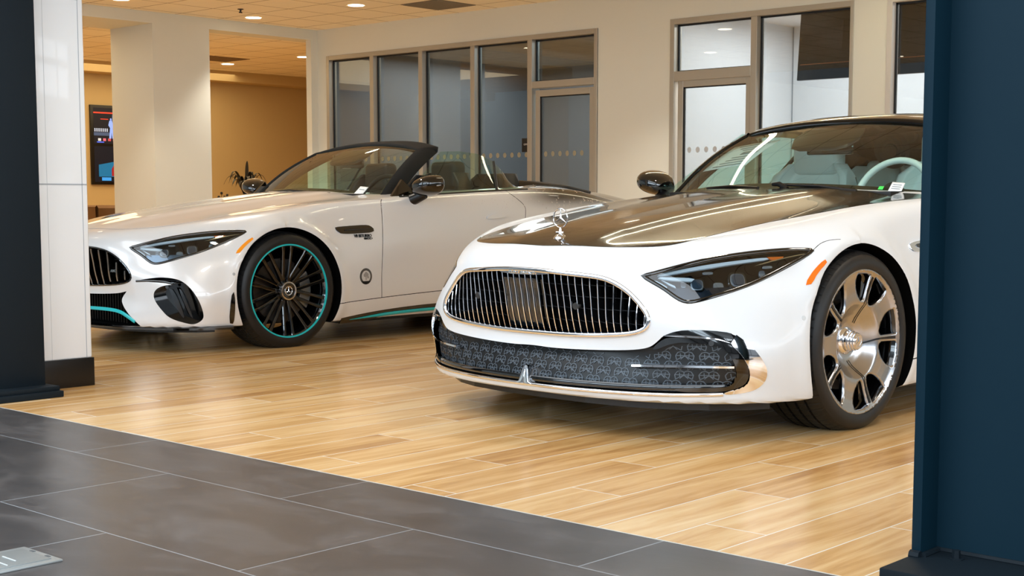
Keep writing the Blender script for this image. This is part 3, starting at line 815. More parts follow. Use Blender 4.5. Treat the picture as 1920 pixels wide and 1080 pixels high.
def underbody(car):  # dark underside panels, also added to deepen the shade under the car
    P = [(x*.93, y*.93) for x, y in OUT[0]]+[(-3.2,.85),(-3.5,.6),(-3.55,0)]
    P = P+[(x, -y) for x, y in P[::-1]][1:-1]
    keep = []
    # leave the wheel bays free
    mb = MB()
    mb.prism([p for p in P if p[0] >= .40]+[], .118, .148, lambda u, v, w: (u, v, w))
    mb2 = MB().box((-3.4,-.60,.118), (.42,.60,.148)); mb2.box((-2.28,-.86,.118), (-.42,.86,.136))
    mb.build('front_undertray', BLACK, car, smooth=False); mb2.build('underbody', BLACK, car, smooth=False)
# ---------------------------------------------------------------- white coupe-roof roadster with the black hood
YM = math.radians(177.4); YA = math.radians(176.9)
M = thing('car', 'matt white roadster with a gloss black hood, upright hood star and wide chrome slat grille', 'car', (5.0162, 3.6233, 0), YM, 'showroom roadsters')
GR = [(.94,.014,.63),(.939,.102,.629),(.923,.262,.619),(.895,.364,.611),(.879,.415,.594),(.862,.467,.563),(.852,.508,.526),(.845,.543,.488),(.844,.558,.458),(.848,.55,.430),(.855,.52,.413),(.865,.464,.401),(.877,.349,.390),(.885,.185,.382),(.888,.007,.381)]
GRILLE = GR+mir(GR)[::-1]
LOWH = [(.886,.034,.329),(.886,.098,.326),(.879,.267,.330),(.857,.458,.340),(.839,.549,.353),(.83,.58,.375),(.822,.606,.402),(.822,.606,.402),(.798,.648,.422),(.76,.704,.426),(.697,.784,.421),(.667,.821,.409),(.633,.863,.372),(.600,.895,.315),(.583,.899,.268),(.588,.884,.225),(.621,.85,.199),(.693,.785,.192),(.805,.637,.188),(.884,.442,.186),(.922,.22,.185),(.931,.014,.184)]
LOW = LOWH+mir(LOWH)[::-1]
CAB = [(-.76,.0,0),(-.84,.45,0),(-.93,.70,0),(-1.2,.78,0),(-2.0,.78,0),(-2.5,.62,0),(-2.62,.3,0)]
CABP = CAB+mir(CAB)[::-1][:-1]
def lamp_cut(s):
    f = (lambda P: P) if s > 0 else mir
    a, u, v = basis(mx(AX_LAMP, s)); d = np.array(f(LAMP))@a
    return cutter(f(LAMP), mx(AX_LAMP, s), d.max()+.05, d.min()-.10)
cuts = [(arch_cut(0, s), DARK) for s in (1,-1)]+[(arch_cut(-2.7, s), DARK) for s in (1,-1)]
cuts += [(cutter(GRILLE, (1,0,0), 1.1, .76), DARK), (cutter(LOW, (1,0,0), 1.1, .44), DARK), (lamp_cut(1), DARK), (lamp_cut(-1), DARK), (cabin_cutter(CABP, .42, WLEATHER), DASH)]
body = cut_body('body', WHITE, cuts, M)
# hood: white rim panel edge and the black centre
HB = [(.825,.033,.718),(.815,.20,.72),(.794,.338,.719),(.756,.438,.72),(.71,.505,.725),(.655,.545,.735),(.592,.563,.747),(.498,.582,.764),(.411,.599,.779),(.191,.628,.811),(.037,.656,.83),(-.162,.70,.857),(-.347,.729,.878),(-.479,.752,.889),(-.661,.787,.902),(-.80,.800,.912),(-.82,.74,.92),(-.80,.62,.93),(-.74,.40,.94),(-.70,.0,.946)]
hood = patch('hood', HB+mir(HB)[::-1][1:], (.12,0,1), BROWNBLACK, M, off=.0015, step=.022, skirt=.004, smooth=2, label='gloss black hood panel')
for s in (1, -1):
    f = (lambda P: P) if s > 0 else mir
    headlight(M, s, 'M'); marker(M, s, AMBER); door(M, s, WHITE)
    # shut lines
    strip('panel_gap', f([(-.790,.850,.90),(-.762,.899,.783),(-.74,.929,.593),(-.723,.935,.403),(-.727,.931,.269)]), .005, GAP, M, off=-.0006, height=.0008)
    strip('panel_gap', f([(-.372,.954,.249),(-.727,.931,.269),(-1.187,.926,.289),(-1.9,.926,.31)]), .005, GAP, M, off=-.0006, height=.0008)
    strip('panel_gap', f([(-1.90,.86,.962),(-1.929,.891,.938),(-1.989,.908,.898),(-2.045,.921,.853),(-2.042,.931,.799),(-1.99,.93,.6),(-1.92,.928,.40),(-1.9,.926,.31)]), .005, GAP, M, off=-.0006, height=.0008)
    strip('panel_gap', f([(.26,.875,.708),(.2,.875,.735),(.12,.895,.735)]), .003, GAP, M, off=-.0006, height=.0008)
    patch('fender_vent', f([(-.385,.903,.716),(-.46,.899,.728),(-.62,.90,.735),(-.68,.91,.71),(-.62,.912,.69),(-.45,.911,.682),(-.41,.907,.690)]), (0,s,0), CHROME, M, off=.006, skirt=.010, label='chrome fender vent trim')
    patch('fender_vent', f([(-.43,.903,.712),(-.5,.899,.72),(-.62,.90,.724),(-.65,.91,.71),(-.60,.912,.70),(-.47,.911,.696)]), (0,s,0), GLOSSBLACK, M, off=.0085, skirt=.004)
    patch('parking_sensor', f([tuple(np.array((.405,.937,.463))+np.array((.0085*math.cos(a), 0, .0085*math.sin(a)))) for a in np.linspace(0, 2*math.pi, 16, endpoint=False)]), (.2,s,0), mat('sensor_white', (.80,.82,.83), .4), M, off=.0012, step=.01, smooth=0)
    # lower corner: chrome hook, gloss frame, fog bar
    HO = [(.822,.606,.402),(.822,.606,.402),(.798,.648,.422),(.76,.704,.427),(.697,.784,.422),(.667,.821,.410),(.633,.863,.372),(.597,.896,.312),(.578,.900,.267),(.583,.885,.225),(.621,.85,.197),(.693,.785,.188)]
    HI = [(.694,.785,.196),(.645,.833,.211),(.628,.854,.236),(.635,.862,.283),(.662,.843,.339),(.686,.81,.376),(.714,.772,.392),(.762,.706,.397),(.799,.648,.399)]
    patch('bumper_brow', f(HO[:6]+[(.686,.81,.383),(.714,.772,.400),(.762,.706,.405),(.799,.648,.406)]), (.8,.6*s,0), GLOSSBLACK, M, off=.001, skirt=.02, step=.018, smooth=1)
    patch('chrome_hook', f([HO[5],HO[5]]+HO[6:]+HI[:5]+[(.686,.81,.376),(.686,.81,.376)]), (.8,.6*s,0), CHROME, M, off=.002, skirt=.03, step=.018, smooth=1, label='curved chrome trim at the bumper corner')
    strip('brow_trim', f([(.822,.606,.402),(.799,.648,.402),(.762,.706,.400),(.714,.772,.395),(.684,.812,.379)]), .008, CHROME, M, off=.0005, height=.005, smooth=1, taper=.3)
    FI = [(.840,.565,.352),(.822,.606,.392),(.799,.648,.398),(.762,.706,.396),(.714,.772,.391),(.686,.81,.375),(.662,.843,.339),(.636,.861,.283),(.629,.853,.236),(.646,.832,.212),(.694,.785,.197),(.80,.64,.195)]
    FJ = [(.80,.64,.212),(.695,.786,.212),(.668,.81,.224),(.660,.826,.255),(.675,.820,.311),(.696,.798,.355),(.720,.765,.374),(.765,.70,.378),(.802,.642,.378),(.835,.57,.345)]
    patch('bumper_frame', f(FI+FJ), (.8,.6*s,0), GLOSSBLACK, M, off=-.006, skirt=.03, step=.018, smooth=1)
    strip('fog_bar', f([(.858,.482,.286),(.824,.59,.289),(.76,.71,.291),(.678,.823,.290)]), .013, CHROME, M, off=-.022, height=.016, label='thin chrome bar in the lower grille')
    patch('parking_sensor', f([tuple(np.array((.729,.755,.378))+np.array((-.6*.010*math.cos(a), .8*.010*math.cos(a), .010*math.sin(a)))) for a in np.linspace(0, 2*math.pi, 16, endpoint=False)]), (.8,.6*s,0), GREYPL, M, off=-.003, step=.01, smooth=0)
# chrome strip along the lower lip with the centre fin
L = [(.694,.785,.190),(.805,.637,.185),(.884,.442,.183),(.922,.22,.181),(.931,.0,.180)]
strip('lip_trim', L+mir(L)[::-1][1:], .014, CHROME, M, off=-.001, height=.006, label='chrome strip along the front lip')
strip('lip_frame', [(p[0]*.985, p[1], p[2]+.022) for p in L+mir(L)[::-1][1:]], .026, GLOSSBLACK, M, off=-.018, height=.010)
fin = MB()
for s in (1, -1):
    pr = [(.0,0),(.030,0),(.018,.008),(.010,.045),(.006,.056),(.0,.060)]
    fin.prism([(y*s, z) for y, z in pr], .885, .938, lambda u, v, w: (w-v*.25, u*1.5, .182+v*1.2))
fin.build('lip_fin', CHROME, M, bevel=.002, label='small chrome fin at the centre of the lip')
# lower mesh with its repeated arch emblem
def lower_x(y, z, off): 
    Q = onbody(np.array([[y, z]]), (1,0,0), .4, .95); return Q[0]
MI = [(.865,.45,.315),(.835,.555,.335),(.815,.61,.362),(.80,.642,.376),(.765,.70,.376),(.72,.765,.372),(.69,.80,.352),(.665,.822,.311),(.650,.828,.255),(.660,.812,.220),(.695,.786,.210),(.80,.64,.205),(.88,.44,.203),(.92,.2,.202),(.925,0,.202)]
MI0 = [(.88,0,.325),(.88,.2,.325)]+MI
grid = patch('lower_grille', LOW, (1,0,0), mat('grille_mesh_black', (.022,.024,.028), .35), M, off=0, shift=(-.040,0,0), skirt=.0, step=.03, smooth=2, label='black lower grille filled with a repeated double arch emblem')
def emblem_mesh():
    """rows of small double-arch emblems, drawn as raised lines"""
    pts = []; w = .062; hgt = .040; polyMI = np.array([(p[1], p[2]) for p in MI0+mir(MI0[1:])[::-1]])
    lines = []
    for r in range(5):
        z0 = .203+r*.0355
        for c in range(-12, 13):
            y0 = (c+(.5 if r % 2 else 0))*.077
            up_ = 1 if True else -1
            a = [(-.024,.002),(-.027,.018),(-.020,.030),(-.009,.033),(0,.028),(.009,.033),(.020,.030),(.027,.018),(.024,.002),(.012,.010),(0,.016),(-.012,.010),(-.024,.002)]
            b = [(-.012,.010),(-.013,.026)]; d = [(.012,.010),(.013,.026)]; e = [(-.012,.004),(0,.018),(.012,.004)]; g = [(0,.016),(0,.028)]; k = [(-.026,.018),(.026,.018)]
            for L_ in (a, b, d, e, g, k): lines.append([(y0+p*1.12, z0+q) for p, q in L_])
    V2 = []; seg = []
    for L_ in lines:
        for p, q in zip(L_, L_[1:]):
            seg.append((p, q))
    P = np.array([p for s_ in seg for p in s_]); okp = inside(polyMI, P); Q = onbody(P, (1,0,0), .4, .95) if False else None
    # one look-up table of the surface keeps this quick
    ys = np.linspace(-.86, .86, 140); zs = np.linspace(.18, .42, 26); G = np.array([(y, z) for y in ys for z in zs]); S = onbody(G, (1,0,0), .45, .95)[:, 0].reshape(140, 26); S = np.nan_to_num(S, nan=.6)
    def X(y, z):
        u = (y+.86)/1.72*139; v = (z-.18)/.24*25; i = np.clip(int(u), 0, 138); j = np.clip(int(v), 0, 24); fu = u-i; fv = v-j
        return (S[i, j]*(1-fu)+S[i+1, j]*fu)*(1-fv)+(S[i, j+1]*(1-fu)+S[i+1, j+1]*fu)*fv
    mb = MB(); t = .0013
    for n_, (p, q) in enumerate(seg):
        if not (okp[2*n_] and okp[2*n_+1]): continue
        d = np.array(q)-np.array(p); L_ = np.linalg.norm(d)
        if L_ < 1e-6: continue
        d /= L_; nn = np.array((-d[1], d[0]))*t; c = []
        for e_, sg in ((p, 1), (p, -1), (q, -1), (q, 1)):
            y, z = np.array(e_)+nn*sg; c.append((y, z))
        V = [(X(y, z)-.0375, y, z) for y, z in c]+[(X(y, z)-.041, y, z) for y, z in c]
        mb.add(V, [(0,1,2,3),(0,4,5,1),(1,5,6,2),(2,6,7,3),(3,7,4,0)])
    return mb
emblem_mesh().build('grille_emblem_pattern', mat('emblem_grey', (.36,.39,.42), .4, .3), grid, smooth=False)
# main grille: chrome surround, slats, sensor panel, script bar
gfr = strip('grille', GRILLE, .018, CHROME, M, off=-.001, height=.008, closed=True, smooth=2, label='oval chrome grille surround')
gp = np.array([(p[1], p[2]) for p in resample(smooth_closed(GRILLE, 2), .01, True)])
def zspan(y):
    zs = np.linspace(.36, .66, 400); ok = inside(gp, np.stack([np.full(400, y), zs], 1)); return zs[ok].min(), zs[ok].max()
NB = 35
for i in range(NB):
    y = -.535+1.07*i/(NB-1); z0, z1 = zspan(y)
    zz = np.linspace(z0-.004, z1+.004, 14); S = onbody(np.stack([np.full(14, y), zz], 1), (1,0,0), .7, .95)
    V = []; F = []
    for p in S:
        V += [(p[0]-.012, y-.0032, p[2]), (p[0]-.008, y-.0022, p[2]), (p[0]-.007, y, p[2]), (p[0]-.008, y+.0022, p[2]), (p[0]-.012, y+.0032, p[2]), (p[0]-.045, y+.0015, p[2]), (p[0]-.045, y-.0015, p[2])]
    for a in range(13):
        for b in range(7): c = (b+1) % 7; F.append((a*7+b, a*7+c, (a+1)*7+c, (a+1)*7+b))
    mb = MB().add(V, F); mb.build('grille_slat', CHROME, gfr, sharp=40)
for z in (.435, .485, .53, .575):
    bk = MB()
    for i in range(NB-1):
        y = -.535+1.07*(i+.5)/(NB-1); z0, z1 = zspan(y)
        if z0+.01 < z < z1-.01: x = float(onbody(np.array([[y, z]]), (1,0,0), .7, .95)[0, 0]); bk.box((x-.05, y-.016, z-.001), (x-.045, y+.016, z+.001))
    bk.build('grille_crossbar', mat('crossbar_grey', (.12,.13,.14), .6), gfr, smooth=False)
patch('radar_panel', [(.91,-.125,.585),(.91,-.125,.585),(.91,.075,.585),(.91,.075,.585),(.89,.075,.39),(.89,.075,.39),(.89,-.125,.39),(.89,-.125,.39)], (1,0,0), mat('radar_panel', (.07,.10,.12), .10, 0, 1.0), gfr, off=-.035, skirt=.01, smooth=1)
for y, z in ((.245,.495), (-.30,.51)):
    patch('parking_sensor', [(.9, y+.013*math.cos(a), z+.013*math.sin(a)) for a in np.linspace(0, 2*math.pi, 18, endpoint=False)], (1,0,0), GREYPL, gfr, off=-.004, skirt=.02, step=.01, smooth=0)
SB = [(.94,-.155,.632),(.94,-.155,.632),(.94,.155,.630),(.94,.155,.630),(.94,.115,.610),(.94,-.115,.610)]
sbar = patch('script_bar', SB, (1,0,0), CHROME, gfr, off=.004, skirt=.02, smooth=1, step=.02)
for i, ch in enumerate('MAYBACH'):
    y = -.063+.021*i; p = onbody(np.array([[y, .620]]), (1,0,0), .7, .96)[0]
    text('script_letter', ch, .022, CHROME, frame3((p[0]+.006, y, .619), (0,1,0), (-.1,0,1)), sbar, ext=.0015, bold=.0006, sx=1.1)
# hood star
sx0 = .728; sz0 = float(TOP(np.array([sx0]), np.array([0.]))[0])
MB().lathe([(.0,.022),(.010,.021),(.019,.015),(.026,.006),(.028,-.004)], 32, Matrix.Translation((sx0, 0, sz0)) @ Matrix.Rotation(math.radians(90), 4, 'X')).build('star_base', CHROME, M)
st = MB().tube([(sx0, 0, sz0+.015), (sx0-.001, 0, sz0+.045)], [.008, .004], 12)
st.tube([(sx0, -.020, sz0+.026), (sx0, .020, sz0+.026)], .004, 8)
so = st.build('hood_star', CHROME, M, label='upright chrome three-pointed star')
star_mb(.038, .004, frame3((sx0-.002, 0, sz0+.083), (0,1,0), (0,0,1)), tube=.06).build('star_emblem', CHROME, so)
for x in (0, -2.7):
    for s in (1, -1): wheel_maybach(M, (x, .94*s, .345), 0 if s > 0 else math.pi)
# cowl, glasshouse, roof
windshield(M); underbody(M)
MB().box((-.86,-.62,.915), (-.74,.62,.936)).build('cowl', DASH, M, bevel=.004)
HW = lambda t: np.interp(t, [0,.12,.35,.6,.85,1], [.585,.615,.62,.57,.48,.42])
RX_ = lambda t: -1.375-1.45*t
RZ_ = lambda t: np.interp(t, [0,.06,.14,.25,.38,.55,.75,1], [1.292,1.316,1.331,1.337,1.333,1.29,1.20,1.03])
rows = []
for t in np.linspace(0, 1, 40):
    rows.append([(RX_(t)+(.045*abs(s)**2 if t < .2 else .045*abs(s)**2*max(0, 1-(t-.2)/.2)), HW(t)*s*1.02, RZ_(t)-.055*abs(s)**2.6-(.02 if abs(s) == 1 else 0)) for s in np.linspace(-1, 1, 31)])
loft('roof', rows, BROWNBLACK, M, thick=.03, sharp=50, label='dark folding roof')
for s in (1, -1):
    pillar('window_pillar', BROWNBLACK, M, s, .075, .09)
    # side glass and its rear quarter
    gl = []
    for t in np.linspace(0, 1, 18):
        xb = -.98-1.22*t; xt = -1.36-.86*t; zt = np.interp(t, [0,.3,.6,1], [1.245,1.265,1.235,1.10])
        gl.append([(xb+(xt-xb)*u, s*(.85+(.63-.85)*u**1.15), .925+.035*t+(zt-.925-.035*t)*u) for u in np.linspace(0, 1, 8)])
    sg = loft('side_window', gl, SIDEGLASS, M)
    MB().tube([(-1.90, s*.85, .95), (-1.985, s*.645, 1.20)], .012, 8).build('window_divider', BLACK, sg)
    mirror_cap(M, s)
    cp = MB(); V = [(-2.18,s*.80,.97),(-2.62,s*.72,1.0),(-2.80,s*.44,1.03),(-2.55,s*.47,1.125),(-2.25,s*.560,1.200),(-2.13,s*.66,1.10)]
    V2 = [(x, y-s*.04, z) for x, y, z in V]; cp.add(V+V2, [(0,1,2,3,4,5),(11,10,9,8,7,6)]+[(i,(i+1) % 6,6+(i+1) % 6,6+i) for i in range(6)])
    cp.build('roof_sail', BROWNBLACK, M, smooth=False)
# cabin
d = dash(M, DASH)
MB().tube([(-1.02,-.06,.944),(-1.02,.06,.944)], .012, 8).build('dash_vent', SILVERP, d)
for y in (.38, -.38): seat(M, -1.62, y, WLEATHER, lab='white leather seat')
seat(M, -2.25, -.35, WLEATHER, z=1.05, hr_w=.1); seat(M, -2.25, .35, WLEATHER, z=1.05, hr_w=.1)
steering(M, -1.16, .385, .925, WLEATHER)
hs = MB().add([], []); hs = MB(); V = []
hs.prism([(-.05,-.10),(-.085,-.07),(-.10,.0),(-.09,.09),(.09,.09),(.10,.0),(.085,-.07),(.05,-.10)], -.012, .012, lambda u, v, w: (-1.235-v*.9-w*.4, u*1.9-.03, 1.195+v*.50+w*.9))
hs.build('sensor_housing', mat('housing_black', (.10,.085,.08), .35), M, bevel=.01)
MB().box((-1.235,-.13,1.118), (-1.212,.13,1.18)).build('rear_view_mirror', GLOSSBLACK, M, bevel=.012)
sp_ = MB().lathe([(.0,.010),(.036,.010),(.040,.0),(.055,.0),(.066,.012),(.078,.010),(.081,-.008),(.105,-.010)], 56, frame3((-2.10,-.17,1.165), (0,.96,.28), (1,-.1,-.35)))  # added disc for a round shape read as a windshield reflection
sp_.build('reflection_disc', mat('disc_grey', (.20,.20,.20), .6), M, label='round dark disc added in the cabin for a windshield reflection')

# price sheet, labels and wipers
def on_ws(s, t, lift=.0): p = ws_point(s, t); return p
def sheet(name, sc, tc, ws_, wt_, m, parent, back=.010, nseg=6, rot=0., label=None):
    rows = []
    for j in range(nseg+1):
        r = []
        for i in range(nseg+1):
            a = (i/nseg-.5); b = (j/nseg-.5); ss = sc+a*ws_*math.cos(rot)-b*wt_*math.sin(rot); tt = tc+a*ws_*math.sin(rot)+b*wt_*math.cos(rot)
            r.append(ws_point(ss, tt)-np.array((back*.45, 0, back*.9)))
        rows.append(r)
    return loft(name, rows, m, parent, thick=.0008, label=label)
ps = sheet('price_sheet', -.70, .56, .46, .40, PAPER, M, label='white printed price sheet inside the windshield')
for k, (a, b, w, h_) in enumerate(((-.52,.75,.30,.02),(-.50,.70,.24,.012),(-.47,.66,.18,.012),(-.44,.60,.16,.045),(-.47,.54,.20,.012),(-.48,.50,.24,.012),(-.50,.46,.26,.012),(-.52,.42,.30,.015))):
    sheet('print_line', a-.17, b-.03, w, h_, INK, ps, back=.0075, nseg=3)
l1 = sheet('window_label', .81, .085, .075, .10, PAPER, M, back=-.003, label='white barcode label low on the windshield')
for k in range(3): sheet('print_line', .81, .062+k*.022, .05, .006, INK, l1, back=-.0045, nseg=2)
sheet('round_sticker', .725, .062, .028, .036, GREEN, M, back=-.003, label='small green sticker low on the windshield')
for y0_, y1_ in ((.62, .12), (-.05, -.55)):
    w_ = MB().tube([ws_point(y0_, .0)+np.array((.03,0,.006)), ws_point((y0_+y1_)/2, .012)+np.array((.02,0,.016)), ws_point(y1_, .02)+np.array((.015,0,.014))], [.010,.007,.005], 8).build('wiper', BLACK, M)
MB().tube([ws_point(.17, .0)+np.array((.03,0,.004)), ws_point(.10, .02)+np.array((.03,0,.018)), ws_point(.05, .02)+np.array((.03,0,.016))], [.012,.012,.008], 10).build('wiper_arm', BLACK, M)
# ---------------------------------------------------------------- silver white open roadster
A = thing('car', 'silver white open roadster with black wheels, teal rim rings and dark star-flecked tail', 'car', (5.4505, 7.7006, 0), YA, 'showroom roadsters')
g = [(.938,.0,.622),(.935,.12,.621),(.929,.228,.618),(.913,.306,.611),(.89,.386,.591),(.866,.461,.547),(.85,.532,.489),(.845,.558,.444),(.852,.533,.417),(.868,.441,.399),(.88,.31,.39),(.887,.15,.382),(.888,0,.381)]
GA = g+mir(g)[::-1]
VA = [(.833,.584,.426),(.833,.584,.426),(.789,.658,.442),(.741,.72,.449),(.693,.78,.441),(.664,.817,.425),(.633,.861,.381),(.602,.891,.314),(.578,.895,.237),(.577,.885,.199),(.607,.853,.173),(.637,.832,.174),(.72,.759,.208),(.75,.727,.253),(.775,.686,.312),(.779,.68,.353),(.765,.70,.385),(.735,.742,.403),(.711,.774,.405),(.711,.774,.405),(.735,.742,.415),(.791,.66,.420)]
LWA = [(.885,0,.330),(.884,.15,.333),(.876,.299,.339),(.862,.428,.347),(.850,.505,.362),(.850,.505,.362),(.865,.455,.318),(.862,.470,.282),(.838,.565,.196),(.80,.60,.160),(.80,.60,.160),(.88,.40,.155),(.92,.2,.155),(.925,0,.155)]
LA = LWA+mir(LWA)[::-1]
cuts = [(arch_cut(0, s), DARK) for s in (1,-1)]+[(arch_cut(-2.7, s), DARK) for s in (1,-1)]
cuts += [(cutter(GA, (1,0,0), 1.1, .76), DARK), (cutter(LA, (1,0,0), 1.1, .72), DARK), (lamp_cut(1), DARK), (lamp_cut(-1), DARK), (cabin_cutter(CABP, .42, WLEATHER), WLEATHER)]
for s in (1, -1):
    f = (lambda P: P) if s > 0 else mir
    ax = (.75, .66*s, 0); a_, u_, v_ = basis(ax); d_ = np.array(f(VA))@a_
    cuts.append((cutter(f(VA), ax, d_.max()+.06, d_.min()-.09), GLOSSBLACK))
bodyA = cut_body('body', SILVER, cuts, A)
ag = strip('grille', GA, .010, GLOSSBLACK, A, off=-.004, height=.008, closed=True, smooth=2, label='black oval grille surround')
gp = np.array([(p[1], p[2]) for p in resample(smooth_closed(GA, 2), .01, True)])
for i in range(15):
    y = -.49+.07*i; z0, z1 = zspan(y); z0 += .02*(abs(y) > .3); z1 -= .012+.03*(abs(y) > .4)
    zz = np.linspace(z0, z1, 12); S = onbody(np.stack([np.full(12, y), zz], 1), (1,0,0), .7, .95); V = []; F = []
    for p in S: V += [(p[0]-.016, y-.0055, p[2]), (p[0]-.010, y-.003, p[2]), (p[0]-.010, y+.003, p[2]), (p[0]-.016, y+.0055, p[2]), (p[0]-.06, y, p[2])]
    for a in range(11):
        for b in range(5): c = (b+1) % 5; F.append((a*5+b, a*5+c, (a+1)*5+c, (a+1)*5+b))
    MB().add(V, F).build('grille_slat', mat('dark_chrome', (.50,.48,.46), .15, 1.0), ag, sharp=40)
for z in (.44, .49, .54, .585): MB().box((.79,-.47,z-.002), (.80,.47,z+.002)).build('grille_crossbar', BLACK, ag, smooth=False)
text('badge', 'AMG', .022, CHROME, frame3((.872,.395,.478), (-.25,1,0), (0,0,1)), ag, ext=.002, bold=.0006)
lg = MB()
for i in range(30):
    y = -.46+i*.92/29; lg.box((.80,y-.002,.17), (.83,y+.002,.35))
lg.box((.80,-.5,.25), (.815,.5,.256)); lg.build('lower_grille', BLACK, A, smooth=False, label='black lower intake')
T0 = [(.925,0,.250),(.91,.196,.250),(.889,.366,.250),(.873,.46,.242),(.856,.52,.215),(.838,.568,.185)]
strip('front_trim', T0[::-1]+mir(T0)[1:], .020, TEAL, A, off=-.004, height=.006, smooth=2, label='teal strip across the lower intake')
sp = [(.78,.62,.150),(.72,.73,.150),(.62,.83,.148),(.52,.90,.146),(.44,.925,.146),(.40,.93,.146)]
sp0 = [(.93,0,.146),(.90,.3,.146),(.85,.5,.147)]+sp
mb = MB(); Pn = resample(chaikin([np.array(p) for p in sp0+[]], 2, False), .03); Pn = np.concatenate([np.array(mir(Pn))[::-1], Pn[1:]])
V = []; F = []
for p in Pn:
    o = np.array((p[0], p[1]))*1.018; i_ = np.array((p[0]-.14, p[1]*.86)); V += [(p[0]*.99, p[1]*.99, .162), (*o, .150), (*o, .138), (*i_, .125)]
for i in range(len(Pn)-1):
    for k in range(3): F.append((i*4+k, i*4+k+1, (i+1)*4+k+1, (i+1)*4+k))
mb.add(V, F).build('front_splitter', GLOSSBLACK, A, label='black front splitter')
HG = [(.815,0,.722),(.807,.286,.718),(.734,.45,.722),(.627,.56,.74),(.506,.62,.756),(.419,.65,.774),(.296,.64,.79),(.10,.67,.82),(-.329,.765,.874),(-.692,.829,.898),(-.794,.846,.901)]
strip('panel_gap', HG[::-1]+mir(HG)[1:], .004, GAP, A, off=-.0006, height=.0008)
HP = HG+[(-.84,.80,.912),(-.82,.74,.92),(-.80,.62,.93),(-.74,.40,.94),(-.70,.0,.946)]
HP = [(p[0]-.001, p[1]*.9965, p[2]) for p in HP]
patch('hood', HP+mir(HP)[::-1][1:-1], (.12,0,1), SILVER, A, off=.0012, step=.025, skirt=.0016, smooth=2)
for s in (1, -1):
    f = (lambda P: P) if s > 0 else mir
    headlight(A, s, 'A'); marker(A, s, AMBERB); door(A, s, SILVER)
    ax = (.75,.66*s,0)
    patch('vent_blade', f([(.735,.735,.385),(.715,.765,.385),(.655,.815,.20),(.675,.80,.20)]), ax, mat('blade_grey', (.14,.16,.18), .3), A, off=-.045, skirt=.02, smooth=1, step=.03)
    patch('vent_blade', f([(.69,.79,.39),(.675,.81,.38),(.62,.85,.20),(.635,.84,.20)]), ax, mat('blade_grey', (.14,.16,.18), .3), A, off=-.035, skirt=.02, smooth=1, step=.03)
    strip('vent_trim', f([(.833,.584,.424),(.789,.658,.428),(.735,.742,.424),(.705,.776,.410)]), .012, GLOSSBLACK, A, off=-.002, height=.006, smooth=1)
    patch('parking_sensor', f([tuple(np.array((.73,.75,.392))+np.array((-.6*.010*math.cos(a), .8*.010*math.cos(a), .010*math.sin(a)))) for a in np.linspace(0, 2*math.pi, 16, endpoint=False)]), ax, GREYPL, A, off=-.003, step=.01, smooth=0)
    patch('parking_sensor', f([tuple(np.array((.395,.942,.462))+np.array((.009*math.cos(a), 0, .009*math.sin(a)))) for a in np.linspace(0, 2*math.pi, 16, endpoint=False)]), (.2,s,0), mat('sensor_silver', (.66,.67,.68), .4), A, off=.0012, step=.01, smooth=0)
    patch('flick', f([(.402,.948,.365),(.425,.944,.33),(.432,.935,.18),(.405,.93,.165),(.400,.94,.2)]), (.2,s,0), GLOSSBLACK, A, off=.008, skirt=.012, smooth=1, step=.03)
    # shut lines, handle, vent
    strip('panel_gap', f([(-.800,.850,.902),(-.770,.872,.878),(-.762,.899,.783),(-.74,.929,.593),(-.723,.935,.403),(-.727,.931,.269)]), .005, GAP, A, off=-.0006, height=.0008)
    strip('panel_gap', f([(-.372,.954,.249),(-.727,.931,.269),(-1.187,.926,.289),(-1.9,.926,.31)]), .005, GAP, A, off=-.0006, height=.0008)
    strip('panel_gap', f([(-1.90,.86,.962),(-1.929,.891,.938),(-1.989,.908,.898),(-2.045,.921,.853),(-2.042,.931,.799),(-1.99,.93,.6),(-1.92,.928,.40),(-1.9,.926,.31)]), .005, GAP, A, off=-.0006, height=.0008)
    patch('fender_vent', f([(-.367,.905,.722),(-.408,.901,.728),(-.497,.899,.732),(-.615,.901,.737),(-.655,.904,.732),(-.69,.912,.703),(-.665,.913,.688),(-.576,.911,.684),(-.427,.912,.681),(-.389,.91,.697)]), (0,s,0), GLOSSBLACK, A, off=.005, skirt=.008, smooth=1, label='black fender vent')
    strip('vent_fin', f([(-.45,.91,.705),(-.55,.91,.708),(-.65,.91,.712)]), .006, GREYPL, A, off=.006, height=.006, smooth=0)
    tx = -1 if s > 0 else 1
    x1, x2 = (-.505, -.67) if s > 0 else (-.67, -.505)
    yb = .9175*s
    text('badge', 'V8 BITURBO', .027, mat('badge_dark', (.16,.16,.16), .3, .6), frame3((-.588, yb, .668), (tx,0,0), (0,-.10*s,1)), A, ext=.002, bold=.0006, sx=.95)
    text('badge', '4MATIC+', .019, mat('badge_dark', (.16,.16,.16), .3, .6), frame3((-.63, .920*s, .650), (tx,0,0), (0,-.10*s,1)), A, ext=.002, bold=.0006, sx=.9)
    # round crest sticker
    bc = np.array((-.591,.941*s,.411)); ring = lambda r, k=.98: [tuple(bc+np.array((r*k*math.cos(a), 0, r*math.sin(a)))) for a in np.linspace(0, 2*math.pi, 32, endpoint=False)]
    cr = patch('crest', ring(.052), (0,s,0), mat('crest_grey', (.36,.35,.34), .3, .4), A, off=.001, skirt=.001, smooth=0, label='round grey crest on the fender')
    patch('crest_field', ring(.037), (0,s,0), mat('crest_light', (.80,.79,.77), .35), cr, off=.0018, skirt=.0005, smooth=0)
    tr_ = mat('crest_tree', (.60,.58,.56), .4)
